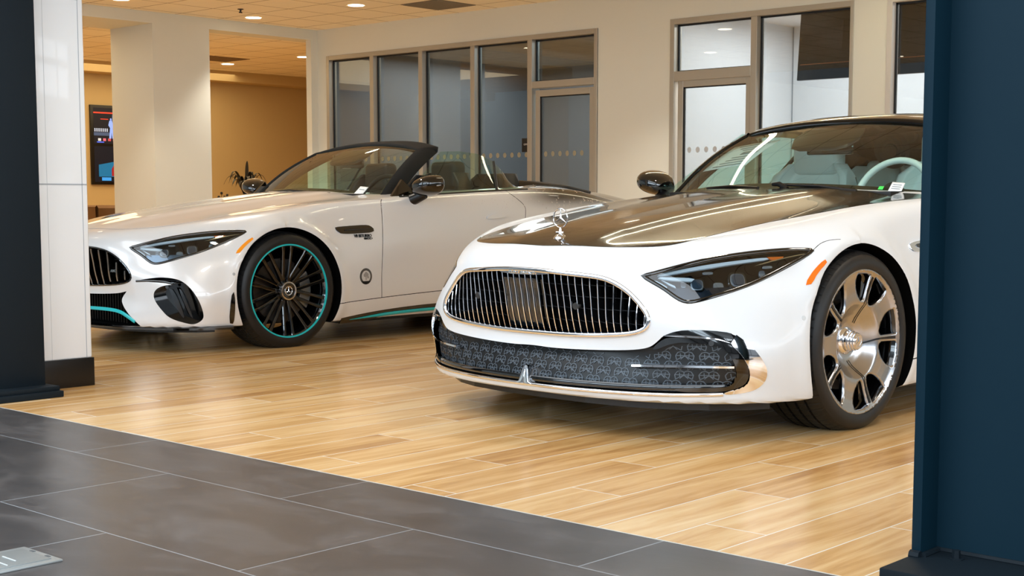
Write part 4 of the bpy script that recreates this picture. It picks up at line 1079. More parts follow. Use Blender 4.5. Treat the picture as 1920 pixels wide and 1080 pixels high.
    for dx, dz, r in ((-.009,.008,.012),(.009,.010,.012),(0,.018,.011),(.016,-.006,.008)):
        patch('crest_tree', [tuple(bc+np.array((dx*-s+r*math.cos(a), 0, dz+r*math.sin(a)))) for a in np.linspace(0, 2*math.pi, 14, endpoint=False)], (0,s,0), tr_, cr, off=.0024, skirt=.0004, smooth=0, step=.02)
    patch('crest_tree', [tuple(bc+np.array((x, 0, z))) for x, z in ((-.004,.006),(.004,.006),(.004,-.024),(-.004,-.024))], (0,s,0), tr_, cr, off=.0024, skirt=.0004, smooth=0)
    patch('crest_band', [tuple(bc+np.array((x, 0, z))) for x, z in ((-.034,-.030),(.034,-.030),(.026,-.043),(0,-.050),(-.026,-.043))], (0,s,0), mat('badge_dark', (.16,.16,.16), .3, .6), cr, off=.0022, skirt=.0004, smooth=0)
    hd = patch('door_handle', f([(-1.650,.925,.776),(-1.72,.923,.795),(-1.80,.923,.803),(-1.862,.926,.803),(-1.855,.93,.785),(-1.83,.93,.772),(-1.67,.927,.760)]), (0,s,0), SILVER, A, off=.014, skirt=.016, smooth=1, label='flush door handle')
    strip('handle_gap', f([(-1.643,.925,.776),(-1.72,.923,.800),(-1.80,.923,.809),(-1.868,.926,.808),(-1.860,.93,.783),(-1.83,.93,.766),(-1.67,.927,.754)]), .0022, mat('handle_shade', (.40,.40,.40), .6), hd, off=-.0006, height=.0009, closed=True, smooth=1)  # grey gap line paints the slight shading round the handle
    # sill: black undercut and teal strip
    strip('sill_skirt', f([(-.40,.935,.142),(-.567,.925,.165),(-.816,.917,.185),(-1.173,.918,.200),(-2.2,.92,.215)]), .045, GLOSSBLACK, A, off=-.004, height=.006, smooth=1, side=.3*s)
    strip('sill_trim', f([(-.47,.925,.140),(-.60,.92,.150),(-.822,.915,.163),(-1.168,.915,.172),(-2.2,.92,.18)]), .020, TEAL, A, off=.006, height=.006, smooth=1, label='teal strip along the sill', taper=lambda t: min(1, .15+t*5))
# small star flecks sprinkled over the haunch
rs = random.Random(3); mb = MB()
for s in (1, -1):
    Pq = []
    for i in range(90):
        x = -1.2-1.7*rs.random()**.8; z = .84+.15*rs.random(); 
        if z < .86 and x > -1.8: continue
        Pq.append((x, z))
    P3 = snap([(x, .95*s if z < .93 else .86*s, z) for x, z in Pq])
    N3 = grad(P3)
    for p, n_ in zip(P3, N3):
        r = .004+.010*max(0, min(1, (-p[0]-1.3)/1.4)); t = np.cross((0,0,1.), n_); t /= max(np.linalg.norm(t), 1e-6); b = np.cross(n_, t); V = [p+n_*.0022]; ph = rs.random()*.5
        for k in range(6):
            a = math.pi/2+k*math.pi/3+ph; q = r if k % 2 == 0 else r*.22; V.append(p+n_*.0008+t*q*math.cos(a)+b*q*math.sin(a))
        mb.add(V, [(0, 1+k, 1+(k+1) % 6) for k in range(6)])
mb.build('star_flecks', mat('fleck_silver', (.82,.80,.78), .3, .6), A, smooth=False, label='tiny silver stars scattered over the dark haunch', fix=False)
for x in (0, -2.7):
    for s in (1, -1): wheel_amg(A, (x, .94*s, .345), 0 if s > 0 else math.pi)
windshield(A); underbody(A)
MB().box((-.86,-.62,.915), (-.74,.62,.936)).build('cowl', DASH, A, bevel=.004)
# fabric header and pillars
rows = []
for t in np.linspace(0, 1, 9):
    rows.append([(-1.385-.16*t+(.048-.01*t)*abs(s)**2, .595*s*(1+.02*t), 1.294+.024*math.sin(t*1.6)-.058*abs(s)**2.6) for s in np.linspace(-1, 1, 31)])
hd = loft('roof_header', rows, FABRIC, A, thick=.035, sharp=50, label='black fabric windshield header')
for s in (1, -1):
    pillar('window_pillar', FABRIC, A, s, .125, .165)
    gl = []
    for t in np.linspace(0, 1, 26):
        xb = -1.0-1.09*t; xt = -1.44-.70*t; zt = np.interp(t, [0,.25,.5,.7,.85,1], [1.225,1.232,1.218,1.175,1.10,.985])
        zb = .925+.055*t
        gl.append([(xb+(xt-xb)*u, s*(.852+(.70-.852)*u**1.1), zb+(zt-zb)*u) for u in np.linspace(0, 1, 9)])
    sg = loft('side_window', gl, SIDEGLASS, A)
    MB().tube([(-1.83, s*.858, .955), (-1.905, s*.745, 1.165)], .010, 8).build('window_divider', BLACK, sg)
    strip('belt_seal', [(x, y*s, z) for x, y, z in ((-.95,.85,.92),(-1.337,.862,.936),(-1.6,.862,.95),(-1.934,.866,.965),(-2.13,.862,.98))], .012, BLACK, A, off=.0, height=.006, smooth=1)
    mirror_cap(A, s)
    tri = MB(); V = [(-.90,s*.80,.91),(-1.10,s*.835,.925),(-1.02,s*.775,1.03)]; V2 = [(x, y+s*.02, z) for x, y, z in V]
    tri.add(V+V2, [(0,2,1),(3,4,5),(0,1,4,3),(1,2,5,4),(2,0,3,5)]); tri.build('mirror_triangle', GLOSSBLACK, A, smooth=False)
# folded roof cover behind the seats
rows = []
for t in np.linspace(0, 1, 16):
    x = -2.42-.50*t; zc = np.interp(t, [0,.15,.5,1], [.985,1.050,1.045,1.005])
    rows.append([(x-.10*abs(s)**2, .66*s, zc-.045*abs(s)**3) for s in np.linspace(-1, 1, 25)])
loft('roof_cover', rows, mat('roof_cover_dark', (.13,.12,.115), .5), A, thick=.03, sharp=50, label='dark folded roof cover')
dash(A, DASH)
for y in (.38, -.38): seat(A, -1.70, y, GLEATHER, z=1.10, lab='grey leather seat with separate headrest')
for y in (.35, -.35): seat(A, -2.22, y, GLEATHER, z=1.02, hr_w=.10)
steering(A, -1.16, .385, .90, DASH)
MB().prism([(-.05,-.10),(-.085,-.07),(-.10,.0),(-.09,.09),(.09,.09),(.10,.0),(.085,-.07),(.05,-.10)], -.012, .012, lambda u, v, w: (-1.235-v*.9-w*.4, u*1.9-.03, 1.195+v*.50+w*.9)).build('sensor_housing', mat('housing_black', (.10,.085,.08), .35), A, bevel=.01)
MB().box((-1.235,-.13,1.118), (-1.212,.13,1.18)).build('rear_view_mirror', GLOSSBLACK, A, bevel=.012)

la = sheet('window_label', .79, .085, .085, .13, PAPER, A, back=-.003, label='white label low on the windshield')
sheet('print_line', .79, .10, .05, .008, INK, la, back=-.0045, nseg=2)
MB().tube([ws_point(.55, .0)+np.array((.03,0,.004)), ws_point(.0, .012)+np.array((.02,0,.012)), ws_point(-.5, .01)+np.array((.02,0,.010))], [.009,.006,.005], 8).build('wiper', BLACK, A)
# ---------------------------------------------------------------- the showroom
def math_node(n, l, op, a, b=None, c=None, clamp=False):
    m = n.new('ShaderNodeMath'); m.operation = op; m.use_clamp = clamp
    for i, v in enumerate((a, b, c)):
        if v is None: continue
        if isinstance(v, (int, float)): m.inputs[i].default_value = v
        else: l.new(v, m.inputs[i])
    return m.outputs[0]
def tiles(name, W, L, off, x0, y0, rowaxis, grout_w, ramp, groutc, rough, grain=None, tonevar=.1, bump=.15, rough_var=.06, stagger=.5):
    """staggered tiles or planks on the floor plane; rows are W wide, pieces L long"""
    m = mat(name, (.5,.5,.5), rough); n, l, b = nodes(m)
    tc = n.new('ShaderNodeTexCoord'); sp = n.new('ShaderNodeSeparateXYZ'); l.new(tc.outputs['Object'], sp.inputs[0])
    R = sp.outputs['Y'] if rowaxis == 'Y' else sp.outputs['X']; Lc = sp.outputs['X'] if rowaxis == 'Y' else sp.outputs['Y']
    M_ = lambda *a, **k: math_node(n, l, *a, **k)
    r = M_('DIVIDE', M_('SUBTRACT', R, y0), W); ri = M_('FLOOR', r); rf = M_('SUBTRACT', r, ri)
    sh = M_('FRACT', M_('MULTIPLY', ri, stagger))
    c = M_('ADD', M_('DIVIDE', M_('SUBTRACT', Lc, x0), L), sh); ci = M_('FLOOR', c); cf = M_('SUBTRACT', c, ci)
    dr = M_('MULTIPLY', M_('MINIMUM', rf, M_('SUBTRACT', 1.0, rf)), W); dc = M_('MULTIPLY', M_('MINIMUM', cf, M_('SUBTRACT', 1.0, cf)), L)
    g = M_('LESS_THAN', M_('MINIMUM', dr, dc), grout_w/2)
    cb = n.new('ShaderNodeCombineXYZ'); l.new(ri, cb.inputs[0]); l.new(ci, cb.inputs[1]); wn_ = n.new('ShaderNodeTexWhiteNoise'); wn_.noise_dimensions = '2D'; l.new(cb.outputs[0], wn_.inputs['Vector'])
    # grain, shifted for every piece
    cb2 = n.new('ShaderNodeCombineXYZ'); l.new(M_('MULTIPLY', Lc, grain[0]), cb2.inputs[0]); l.new(M_('MULTIPLY', R, grain[1]), cb2.inputs[1]); l.new(M_('MULTIPLY', wn_.outputs['Value'], 40.), cb2.inputs[2])
    t1 = n.new('ShaderNodeTexNoise'); t1.inputs['Scale'].default_value = 1; t1.inputs['Detail'].default_value = 6; t1.inputs['Roughness'].default_value = .62; t1.inputs['Distortion'].default_value = .6; l.new(cb2.outputs[0], t1.inputs['Vector'])
    v = M_('ADD', t1.outputs['Fac'], M_('MULTIPLY', M_('SUBTRACT', wn_.outputs['Value'], .5), tonevar))
    cr = n.new('ShaderNodeValToRGB'); e = cr.color_ramp.elements
    e[0].position = ramp[0][0]; e[0].color = (*lin(ramp[0][1]), 1); e[1].position = ramp[-1][0]; e[1].color = (*lin(ramp[-1][1]), 1)
    for p, cc in ramp[1:-1]: q = e.new(p); q.color = (*lin(cc), 1)
    l.new(v, cr.inputs['Fac'])
    mx_ = n.new('ShaderNodeMixRGB'); mx_.inputs[2].default_value = (*lin(groutc), 1); l.new(g, mx_.inputs['Fac']); l.new(cr.outputs[0], mx_.inputs[1]); l.new(mx_.outputs[0], b.inputs['Base Color'])
    l.new(M_('ADD', M_('MULTIPLY', t1.outputs['Fac'], rough_var), rough), b.inputs['Roughness'])
    bp = n.new('ShaderNodeBump'); bp.inputs['Strength'].default_value = bump; bp.inputs['Distance'].default_value = .002; l.new(t1.outputs['Fac'], bp.inputs['Height']); l.new(bp.outputs['Normal'], b.inputs['Normal'])
    return m
WOOD = tiles('wood_look_planks', .199, 1.2, 0, 3.97, 1.806, 'Y', .0042, [(.22,(.66,.47,.27)),(.42,(.79,.61,.38)),(.56,(.85,.69,.47)),(.78,(.90,.77,.58))], (.92,.90,.85), .22, grain=(1.3, 14.), tonevar=.24, stagger=.63)
SLATE = tiles('slate_tiles', .59, 1.17, 0, 2.758, 2.03, 'X', .0045, [(.25,(.225,.22,.225)),(.5,(.285,.275,.275)),(.75,(.37,.36,.36))], (.56,.58,.60), .24, grain=(3., 5.), tonevar=.05, bump=.35, rough_var=.16)
EDGE = 2.98
mb = MB(); mb.box((EDGE, -9, -.1), (24, 24, 0)); o = struct(mb.build('floor', WOOD, smooth=False))
mb = MB(); mb.box((-9, -9, -.1), (EDGE-.006, 24, 0)); o = struct(mb.build('floor', SLATE, smooth=False))
mb = MB(); mb.box((EDGE-.006, -9, -.1), (EDGE, 24, .0006)); o = struct(mb.build('trim_1', mat('joint_light', (.78,.76,.72), .5), smooth=False))
WALLP = bumpy(mat('wall_paint', (.875,.885,.85), .6), 60, .12, .001)
WALLW = bumpy(mat('lounge_wall', (.78,.69,.50), .65), 60, .12, .001)
OFFG = mat('office_wall_grey', (.40,.43,.46), .7)
OFFW = mat('office_wall_white', (.84,.86,.88), .7)
def wall(name, m, boxes):
    mb = MB()
    for a, b in boxes: mb.box(a, b)
    return struct(mb.build(name, m, smooth=False))
T = .16
# far wall with the three glazed openings
wall('wall_far', WALLP, [((WX, 14.20, 0), (WX+T, WY+.16, ZC)), ((WX, 8.74, 0), (WX+T, 9.70, ZC)), ((WX, 6.30, 0), (WX+T, 6.64, ZC)), ((WX, -9, 0), (WX+T, 4.0, ZC)),
             ((WX, 9.70, 2.735), (WX+T, 14.20, ZC)), ((WX, 6.64, 2.745), (WX+T, 8.74, ZC)), ((WX, 4.0, 2.745), (WX+T, 6.30, ZC))])
# left wall: header beam, pier, and the stretch before the first opening
wall('wall_left', WALLP, [((-9, WY, 0), (7.0, WY+.89, ZC)), ((7.0, WY, 2.948), (10.309, WY+.89, ZC)), ((10.309, WY, 2.948), (WX, WY+.30, ZC)), ((9.508, WY, 0), (10.309, WY+.89, 2.948)), ((11.89, WY, 0), (WX, WY+.10, 2.948))])
# lounge beyond
wall('wall_lounge', WALLW, [((4, 19.2, 0), (20, 19.35, 3.0)), ((4, 18.85, 2.79), (20, 19.2, 2.95)), ((18, WY+.3, 0), (18.15, 19.2, 3.0)), ((WX+T, WY, 0), (18, WY+.15, 3.0))])
# ceilings: lay-in tiles
def ceil_mat(name, col, seam):
    m = mat(name, col, .8); n, l, b = nodes(m); tc = n.new('ShaderNodeTexCoord'); sp = n.new('ShaderNodeSeparateXYZ'); l.new(tc.outputs['Object'], sp.inputs[0])
    M_ = lambda *a, **k: math_node(n, l, *a, **k); ds = []
    for ax_, o_ in (('X', 11.05), ('Y', 11.19)):
        f = M_('FRACT', M_('DIVIDE', M_('SUBTRACT', sp.outputs[ax_], o_-61.), .61)); ds.append(M_('MINIMUM', f, M_('SUBTRACT', 1., f)))
    g = M_('LESS_THAN', M_('MINIMUM', *ds), .011)
    no = n.new('ShaderNodeTexNoise'); no.inputs['Scale'].default_value = 180; l.new(tc.outputs['Object'], no.inputs['Vector'])
    mx_ = n.new('ShaderNodeMixRGB'); mx_.inputs[1].default_value = (*lin(col), 1); mx_.inputs[2].default_value = (*lin(seam), 1); l.new(g, mx_.inputs['Fac']); l.new(mx_.outputs[0], b.inputs['Base Color'])
    bp = n.new('ShaderNodeBump'); bp.inputs['Strength'].default_value = .2; bp.inputs['Distance'].default_value = .003; l.new(no.outputs['Fac'], bp.inputs['Height']); l.new(bp.outputs['Normal'], b.inputs['Normal'])
    return m
CEIL = ceil_mat('ceiling_tiles', (.97,.94,.86), (.55,.46,.32))
wall('ceiling', CEIL, [((EDGE-.1, -9, ZC), (WX+T, WY+.1, ZC+.05))])
wall('ceiling', CEIL, [((4, WY+.89, 2.95), (10.309, 19.4, 3.0)), ((10.309, WY+.30, 2.95), (18.2, 19.4, 3.0))])
wall('ceiling', mat('hall_ceiling', (.80,.80,.80), .8), [((-9, -9, 4.25), (EDGE-.05, WY+.1, 4.3)), ((EDGE-.1, -9, ZC+.05), (EDGE-.05, WY, 4.25))])
# offices behind the glass
wall('wall_office_back', OFFG, [((16.2, 9.2, 0), (16.3, 15.2, 2.9)), ((WX+T, 14.30, 0), (16.2, 14.38, 2.9)), ((13.9, 10.3, 0), (16.2, 10.4, 2.9))])
wall('wall_office_side', OFFW, [((15.0, 3.0, 0), (15.1, 9.1, 3.0)), ((WX+T, 9.12, 0), (16.2, 9.2, 3.0)), ((WX+T, 3.0, 0), (15.1, 3.1, 3.0))])
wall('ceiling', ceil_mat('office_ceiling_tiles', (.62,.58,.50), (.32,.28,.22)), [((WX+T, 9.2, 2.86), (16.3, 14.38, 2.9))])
wall('ceiling', mat('office_ceiling_white', (.85,.85,.85), .8), [((WX+T, 3.0, 2.96), (15.1, 9.12, 3.0))])
area('office_light_dim', (14.2, 13.0, 2.8), (0, 0, 0), 2.5, 2, 110, (1.0, .96, .88))
area('office_light_cool', (13.0, 10.3, 2.8), (0, 0, 0), 1.2, 1.4, 30, (.75, .90, 1.0))
area('office_light_bright', (13.6, 6.6, 2.9), (0, 0, 0), 1.8, 4, 190, (1.0, .985, .97))
# glazing: frames, panes, doors
FR = mat('bronze_frame', (.69,.67,.62), .35, .35)
GL1 = glass('office_glass', (.87,.885,.89), 1.0); GASK = mat('gasket', (.05,.06,.07), .5)
DOTM = mat('dot_frosting', (.62,.60,.52), .6); DOTL = mat('dot_frosting_light', (.70,.72,.74), .6)
def frame_boxes(name, boxes, m=FR, parent=None):
    mb = MB()
    for a, b in boxes: mb.box(a, b)
    o = mb.build(name, m, parent, bevel=.004, smooth=False); return o
def pane(name, y0, y1, z0, z1, parent, m=GL1):
    mb = MB().box((WX+.075, y0, z0), (WX+.085, y1, z1)); p = mb.build(name, m, parent, smooth=False)
    g = MB()
    for a, b in (((WX+.055, y0, z0), (WX+.074, y0+.012, z1)), ((WX+.055, y1-.018, z0), (WX+.074, y1, z1)), ((WX+.055, y0, z1-.018), (WX+.074, y1, z1)), ((WX+.055, y0, z0), (WX+.074, y1, z0+.012))): g.box(a, b)
    g.build('gasket', GASK, p, smooth=False); return p
def dots(y0, y1, m, parent, z=1.405):
    n = int(abs(y1-y0)/.112)+1; mb = MB()
    for i in range(n):
        y = y1-i*.112
        V = [(WX+.0735, y+.027*math.cos(a), z+.030*math.sin(a)) for a in np.linspace(0, 2*math.pi, 20, endpoint=False)]
        mb.add(V, [tuple(range(20))])
    return mb.build('dot_row', m, parent, smooth=False, fix=False)
fw_ = .055
mul = [14.20, 13.33, 12.45, 11.575, 10.68, 9.705]
w1 = frame_boxes('window_1', [((WX-.012, 14.145, 0), (WX+.12, 14.20, 2.735)), ((WX-.012, 9.705, 0), (WX+.12, 9.75, 2.735)), ((WX-.012, 9.75, 2.68), (WX+.12, 14.145, 2.735)), ((WX-.012, 10.70, 0), (WX+.12, 14.145, .10))]+
    [((WX-.012, y-.035, .0), (WX+.12, y+.035, 2.68)) for y in mul[1:5]]+[((WX-.012, 9.75, 2.14), (WX+.12, 10.645, 2.215))]); struct(w1)
for i in range(4):
    p = pane('window_pane', mul[i+1]+.035, mul[i]-.035-(.02 if i == 0 else 0), .10, 2.68, w1)
    dots(mul[i+1]+.10, mul[i]-.10, DOTM, p)
pane('transom_pane', 9.75, 10.645, 2.215, 2.68, w1)
def office_door(y0, y1, num, dm, gm, hinge=1):
    d = frame_boxes(f'door_{num}', [((WX+.005, y1-.10, .01), (WX+.06, y1-.035, 2.115)), ((WX+.005, y0+.012, .01), (WX+.06, y0+.075, 2.115)), ((WX+.005, y0+.075, 2.045), (WX+.06, y1-.10, 2.115)), ((WX+.005, y0+.075, .01), (WX+.06, y1-.10, .22))]); struct(d)
    mb = MB().box((WX+.030, y0+.075, .22), (WX+.040, y1-.10, 2.045)); p = mb.build('door_pane', GL1, d, smooth=False)
    g = MB(); 
    for a, b in (((WX+.012, y1-.118, .22), (WX+.029, y1-.10, 2.045)), ((WX+.012, y0+.075, 2.033), (WX+.029, y1-.10, 2.045))): g.box(a, b)
    g.build('gasket', GASK, p, smooth=False)
    n = int((y1-y0-.3)/.105)+1; mb = MB()
    for i in range(n):
        y = y1-.17-i*.105; mb.add([(WX+.0285, y+.025*math.cos(a), 1.405+.030*math.sin(a)) for a in np.linspace(0, 2*math.pi, 20, endpoint=False)], [tuple(range(20))])
    mb.build('dot_row', dm, p, smooth=False, fix=False)
    return d
office_door(9.745, 10.64, 1, DOTM, GL1)
w2 = frame_boxes('window_2', [((WX-.012, 8.685, 0), (WX+.12, 8.74, 2.745)), ((WX-.012, 6.64, 0), (WX+.12, 6.675, 2.745)), ((WX-.012, 6.675, 2.69), (WX+.12, 8.685, 2.745)), ((WX-.012, 7.69, 0), (WX+.12, 7.76, 2.69)), ((WX-.012, 7.76, 2.11), (WX+.12, 8.685, 2.21)), ((WX-.012, 6.675, 0), (WX+.12, 7.69, .10))]); struct(w2)
pane('window_pane', 6.675, 7.69, .10, 2.69, w2); pane('transom_pane', 7.76, 8.685, 2.21, 2.69, w2)
office_door(7.745, 8.68, 2, DOTL, GL1)
w3 = frame_boxes('window_3', [((WX-.012, 6.245, 0), (WX+.12, 6.30, 2.745)), ((WX-.012, 4.0, 2.69), (WX+.12, 6.245, 2.745)), ((WX-.012, 4.0, 0), (WX+.12, 4.055, 2.69)), ((WX-.012, 5.1, 0), (WX+.12, 5.155, 2.69)), ((WX-.012, 4.055, 0), (WX+.12, 6.245, .10))], mat('pale_frame', (.80,.79,.77), .4)); struct(w3)
pane('window_pane', 5.155, 6.245, .10, 2.69, w3); pane('window_pane', 4.055, 5.1, .10, 2.69, w3)
# office sign
sg = MB().box((WX+.060, 10.715, 1.435), (WX+.072, 10.86, 1.592)).build('office_sign', mat('sign_black', (.03,.03,.035), .4), smooth=False, bevel=.001)
tag(sg, 'small square black OFFICE sign on the glass beside the grey door', 'sign')
text('sign_lettering', 'OFFICE', .028, mat('sign_white', (.85,.85,.85), .5), frame3((WX+.0590, 10.787, 1.52), (0,-1,0), (0,0,1)), sg, ext=.0004, bold=.0004)
# white roller screen lines and desk seen dimly in the office
desk = thing('office_desk', 'grey desk seen dimly through the grey office door glass', 'desk', (14.6, 10.9, 0))
MB().box((-.4,-.45,.72), (.4,.45,.75)).build('desk_top', OFFW, desk, bevel=.004)
for x in (-.37,.37):
    for y in (-.42,.42): MB().box((x-.02,y-.02,0), (x+.02,y+.02,.72)).build('leg', GREYPL, desk, smooth=False)
# television hung in the bright office, its back to the glass and tilted
tv = thing('television', 'large black television hung behind the bright office window, seen from its back', 'television', (12.50, 6.79, 2.50))
tm = mat('tv_back', (.05,.05,.052), .25)
Mt = Matrix.Rotation(math.radians(5), 4, 'Y')
MB().box((0,-.73,-.42), (.035,.73,.42), Mt).build('back_panel', tm, tv, bevel=.006)
MB().box((-.004,-.70,-.27), (.0,.70,-.262), Mt).build('copper_line', mat('copper', (.70,.45,.30), .3, .8), tv, smooth=False)
MB().box((.0,-.25,-.15), (.09,.25,.15), Mt).build('wall_bracket', BLACK, tv, bevel=.004)
MB().tube([(.06, 0, 0), (.10, 0, .35), (.10, 0, .53)], .02, 10).build('ceiling_arm', BLACK, tv)
# ------------------------------------------------------------ ceiling fittings
LAMPE = mat('downlight_glow', (1,1,1), .5, emit=(1.0,.95,.86), emit_s=9)
TRIMW = mat('downlight_trim', (.62,.50,.34), .5)
def downlight(x, y, z, lab, grp, power=0, col=(1.0,.92,.80)):
    t = thing('downlight', lab, 'ceiling light', (x, y, z), 0, grp)
    MB().lathe([(.088,-.002),(.104,-.006),(.108,-.001),(.108,.002)], 40, Matrix.Rotation(-math.pi/2, 4, 'X') @ Matrix.Identity(4)).build('trim_ring', TRIMW, t)
    MB().add([(.09*math.cos(a), .09*math.sin(a), -.004) for a in np.linspace(0, 2*math.pi, 32, endpoint=False)], [tuple(range(31, -1, -1))]).build('diffuser', LAMPE, t, smooth=False, fix=False)
    if power:
        l = bpy.data.lights.new('downlight_beam', 'SPOT'); l.energy = power; l.color = col; l.spot_size = math.radians(95); l.spot_blend = .6; l.shadow_soft_size = .16
        lo = bpy.data.objects.new('downlight_beam', l); COL.objects.link(lo); lo.location = (x, y, z-.02)
    return t
downlight(8.70, 13.75, ZC, 'round recessed light nearest the white column, above the first opening', 'showroom downlights', 150, (1.0,.86,.66))
downlight(10.65, 13.95, ZC, 'round recessed light below the sprinkler, above the right opening', 'showroom downlights', 150)
downlight(10.76, 12.21, ZC, 'round recessed light beside the square ceiling return grille', 'showroom downlights', 150)
for x, y in ((8.7, 10.4), (10.76, 8.6), (10.3, 5.2), (8.9, 3.2), (6.0, 8.0), (6.4, 12.2), (4.0, 10.4), (8.0, 1.8), (5.6, 1.6), (4.0, 5.0), (5.2, 3.3)):  # unseen downlights, added to light the cars and walls
    downlight(x, y, ZC, 'round recessed light added out of view to light the roadsters and room', 'showroom downlights', 190 if x > 8.5 or y > 7 else 110)
downlight(13.14, 17.87, 2.95, 'left lit downlight in the lounge ceiling beyond the pier', 'lounge downlights', 60, (1.0,.62,.30))
downlight(13.24, 16.18, 2.95, 'right lit downlight in the lounge ceiling beside the office corner', 'lounge downlights', 60, (1.0,.62,.30))
downlight(10.2, 16.2, 2.95, 'lounge downlight hidden behind the pier', 'lounge downlights', 70, (1.0,.62,.30))
t = thing('sprinkler', 'small black ceiling sprinkler head above the pier', 'sprinkler', (10.07, 13.43, ZC))
MB().lathe([(.0,.0),(.035,.0),(.035,.006),(.012,.012),(.010,.03),(.0,.032)], 24, Matrix.Rotation(-math.pi/2, 4, 'X')).build('escutcheon', BLACK, t)
MB().box((-.022,-.003,-.045), (.022,.003,-.032)).build('deflector', BLACK, t, smooth=False)
rg = MB()
rg.box((-.30,-.30,-.006), (.30,.30,-.001))
t = thing('ceiling_vent', 'square grey return-air grille in the showroom ceiling', 'vent', (11.35, 11.49, ZC))
rg.build('backing', mat('vent_grey', (.50,.47,.40), .6), t, smooth=False)
sl = MB()
for i in range(20): sl.box((-.28,-.28+i*.029,-.012), (.28,-.272+i*.029,-.006))
sl.build('louvre_field', mat('vent_light', (.60,.56,.48), .6), t, smooth=False)
t = tag(MB().lathe([(.0,.03),(.10,.028),(.13,.010),(.135,.0)], 40, Matrix.Translation((10.9,15.45,2.95)) @ Matrix.Rotation(-math.pi/2, 4, 'X')).build('ceiling_speaker', mat('speaker_tan', (.42,.33,.22), .7)), 'round tan ceiling speaker at the edge of the lounge ceiling', 'speaker')
t = tag(MB().box((12.1,17.0,2.944), (12.9,17.6,2.95)).build('lounge_vent', mat('vent_brown', (.40,.31,.20), .6), smooth=False), 'flat brown air grille in the lounge ceiling beside the pier', 'vent')
# linear lights over the cars
def strip_light(x0, y0, x1, y1, z, lab, s=14):
    t = thing('linear_light', lab, 'ceiling light', ((x0+x1)/2, (y0+y1)/2, z), math.atan2(y1-y0, x1-x0))
    L_ = math.hypot(x1-x0, y1-y0)/2
    MB().box((-L_,-.05,0), (L_,.05,.06)).build('housing', mat('white_metal', (.85,.85,.85), .4), t, smooth=False)
    MB().box((-L_+.01,-.04,-.004), (L_-.01,.04,-.0005)).build('diffuser', mat('linear_glow', (1,1,1), .5, emit=(1.0,.95,.80), emit_s=s), t, smooth=False)
strip_light(7.2, 6.1, 11.6, 6.1, ZC-.09, 'long linear ceiling light running between the two roadsters', 16)
# ------------------------------------------------------------ glazed shop front behind the camera
for k, (ax_, pos) in enumerate((('X', -6.3), ('Y', -5.3))):
    mb = MB()
    for i in range(12):
        c = -5+i*1.7
        if ax_ == 'X': mb.box((pos-.05, c-.035, 0), (pos+.05, c+.035, 4.25))
        else: mb.box((c-.035, pos-.05, 0), (c+.035, pos+.05, 4.25))
    for z in (.0, 2.6, 4.1):
        if ax_ == 'X': mb.box((pos-.04, -5.3, z), (pos+.04, 14.3, z+.12))
        else: mb.box((-6.3, pos-.04, z), (14, pos+.04, z+.12))
    struct(mb.build(f'window_{4+k}', mat('dark_mullion', (.12,.13,.14), .4), smooth=False))
# ------------------------------------------------------------ steel posts and the clad column
NAVY = bumpy(mat('navy_steel', (.035,.145,.195), .55, 0, 0, .03, .15), 9, .25, .003)
NAVY2 = bumpy(mat('navy_steel_dark', (.075,.11,.135), .55, 0, 0, .03, .15), 9, .25, .003)
p = thing('steel_post', 'navy painted steel I-beam post at the right edge on a bolted base plate', 'post', (3.165, 1.563, 0), 0)
MB().box((0,-.025,.03), (.20,0,3.07)).build('flange', NAVY, p, bevel=.003)
MB().box((0,-.42,.03), (.20,-.395,3.07)).build('flange', NAVY, p, bevel=.003)
MB().box((.085,-.396,.03), (.100,-.024,3.07)).build('web', NAVY, p, smooth=False)
MB().box((-.163,-.60,0), (.35,.0,.032)).build('base_plate', NAVY2, p, bevel=.004)
wd = MB(); wd.tube([(.09,-.03,.034), (.09,-.39,.034)], .010, 8); wd.tube([(.0,-.03,.034), (.09,-.03,.034)], .009, 8); wd.tube([(-.004,.0,.034), (-.004,-.026,.034)], .013, 8); wd.build('weld_bead', NAVY2, p)
nb = MB(); nb.lathe([(.0,.055),(.010,.054),(.011,.035),(.020,.034),(.020,.030)], 6, Matrix.Translation((.035,-.10,0)) @ Matrix.Rotation(math.pi/2, 4, 'X')); nb.build('anchor_bolt', NAVY2, p)
p = thing('steel_post', 'dark navy steel I-beam post at the left edge beside the white column', 'post', (3.075, 5.92, 0), 0)
MB().box((0,0,.05), (.225,.025,3.07)).build('flange', NAVY2, p, bevel=.003)
MB().box((0,.36,.05), (.225,.385,3.07)).build('flange', NAVY2, p, bevel=.003)
MB().box((.105,.024,.05), (.120,.361,3.07)).build('web', NAVY2, p, smooth=False)
MB().box((-.14,-.10,0), (.26,.06,.03)).build('base_plate', NAVY2, p, bevel=.006)
MB().box((-.13,-.085,.029), (.25,.05,.052)).build('base_plate', NAVY2, p, bevel=.006)
CW = mat('column_white', (.90,.91,.92), .35, 0, .3)
c = thing('clad_column', 'white clad column with a black foot beside the left steel post', 'column', (3.325, 6.09, 0))
MB().box((0,0,.135), (.322,.36,3.07)).build('cladding', CW, c, bevel=.012, seg=3)
MB().box((-.01,-.006,0), (.328,.366,.137)).build('foot', mat('black_foot', (.055,.055,.06), .3), c, bevel=.003)
MB().box((.0,-.0015,.968), (.315,.0,.974)).build('panel_joint', mat('joint_grey', (.62,.65,.68), .6), c, smooth=False)
MB().box((.290,-.0015,.14), (.2925,.0,3.0)).build('panel_joint', mat('joint_grey', (.62,.65,.68), .6), c, smooth=False)
MB().box((.108,-.0012,.14), (.110,.0,3.0)).build('panel_joint', mat('joint_pale', (.80,.81,.82), .6), c, smooth=False)
MB().box((.20,-.003,1.838), (.29,0,1.95)).build('sign_panel', mat('sign_slate', (.28,.36,.44), .4), c, smooth=False)
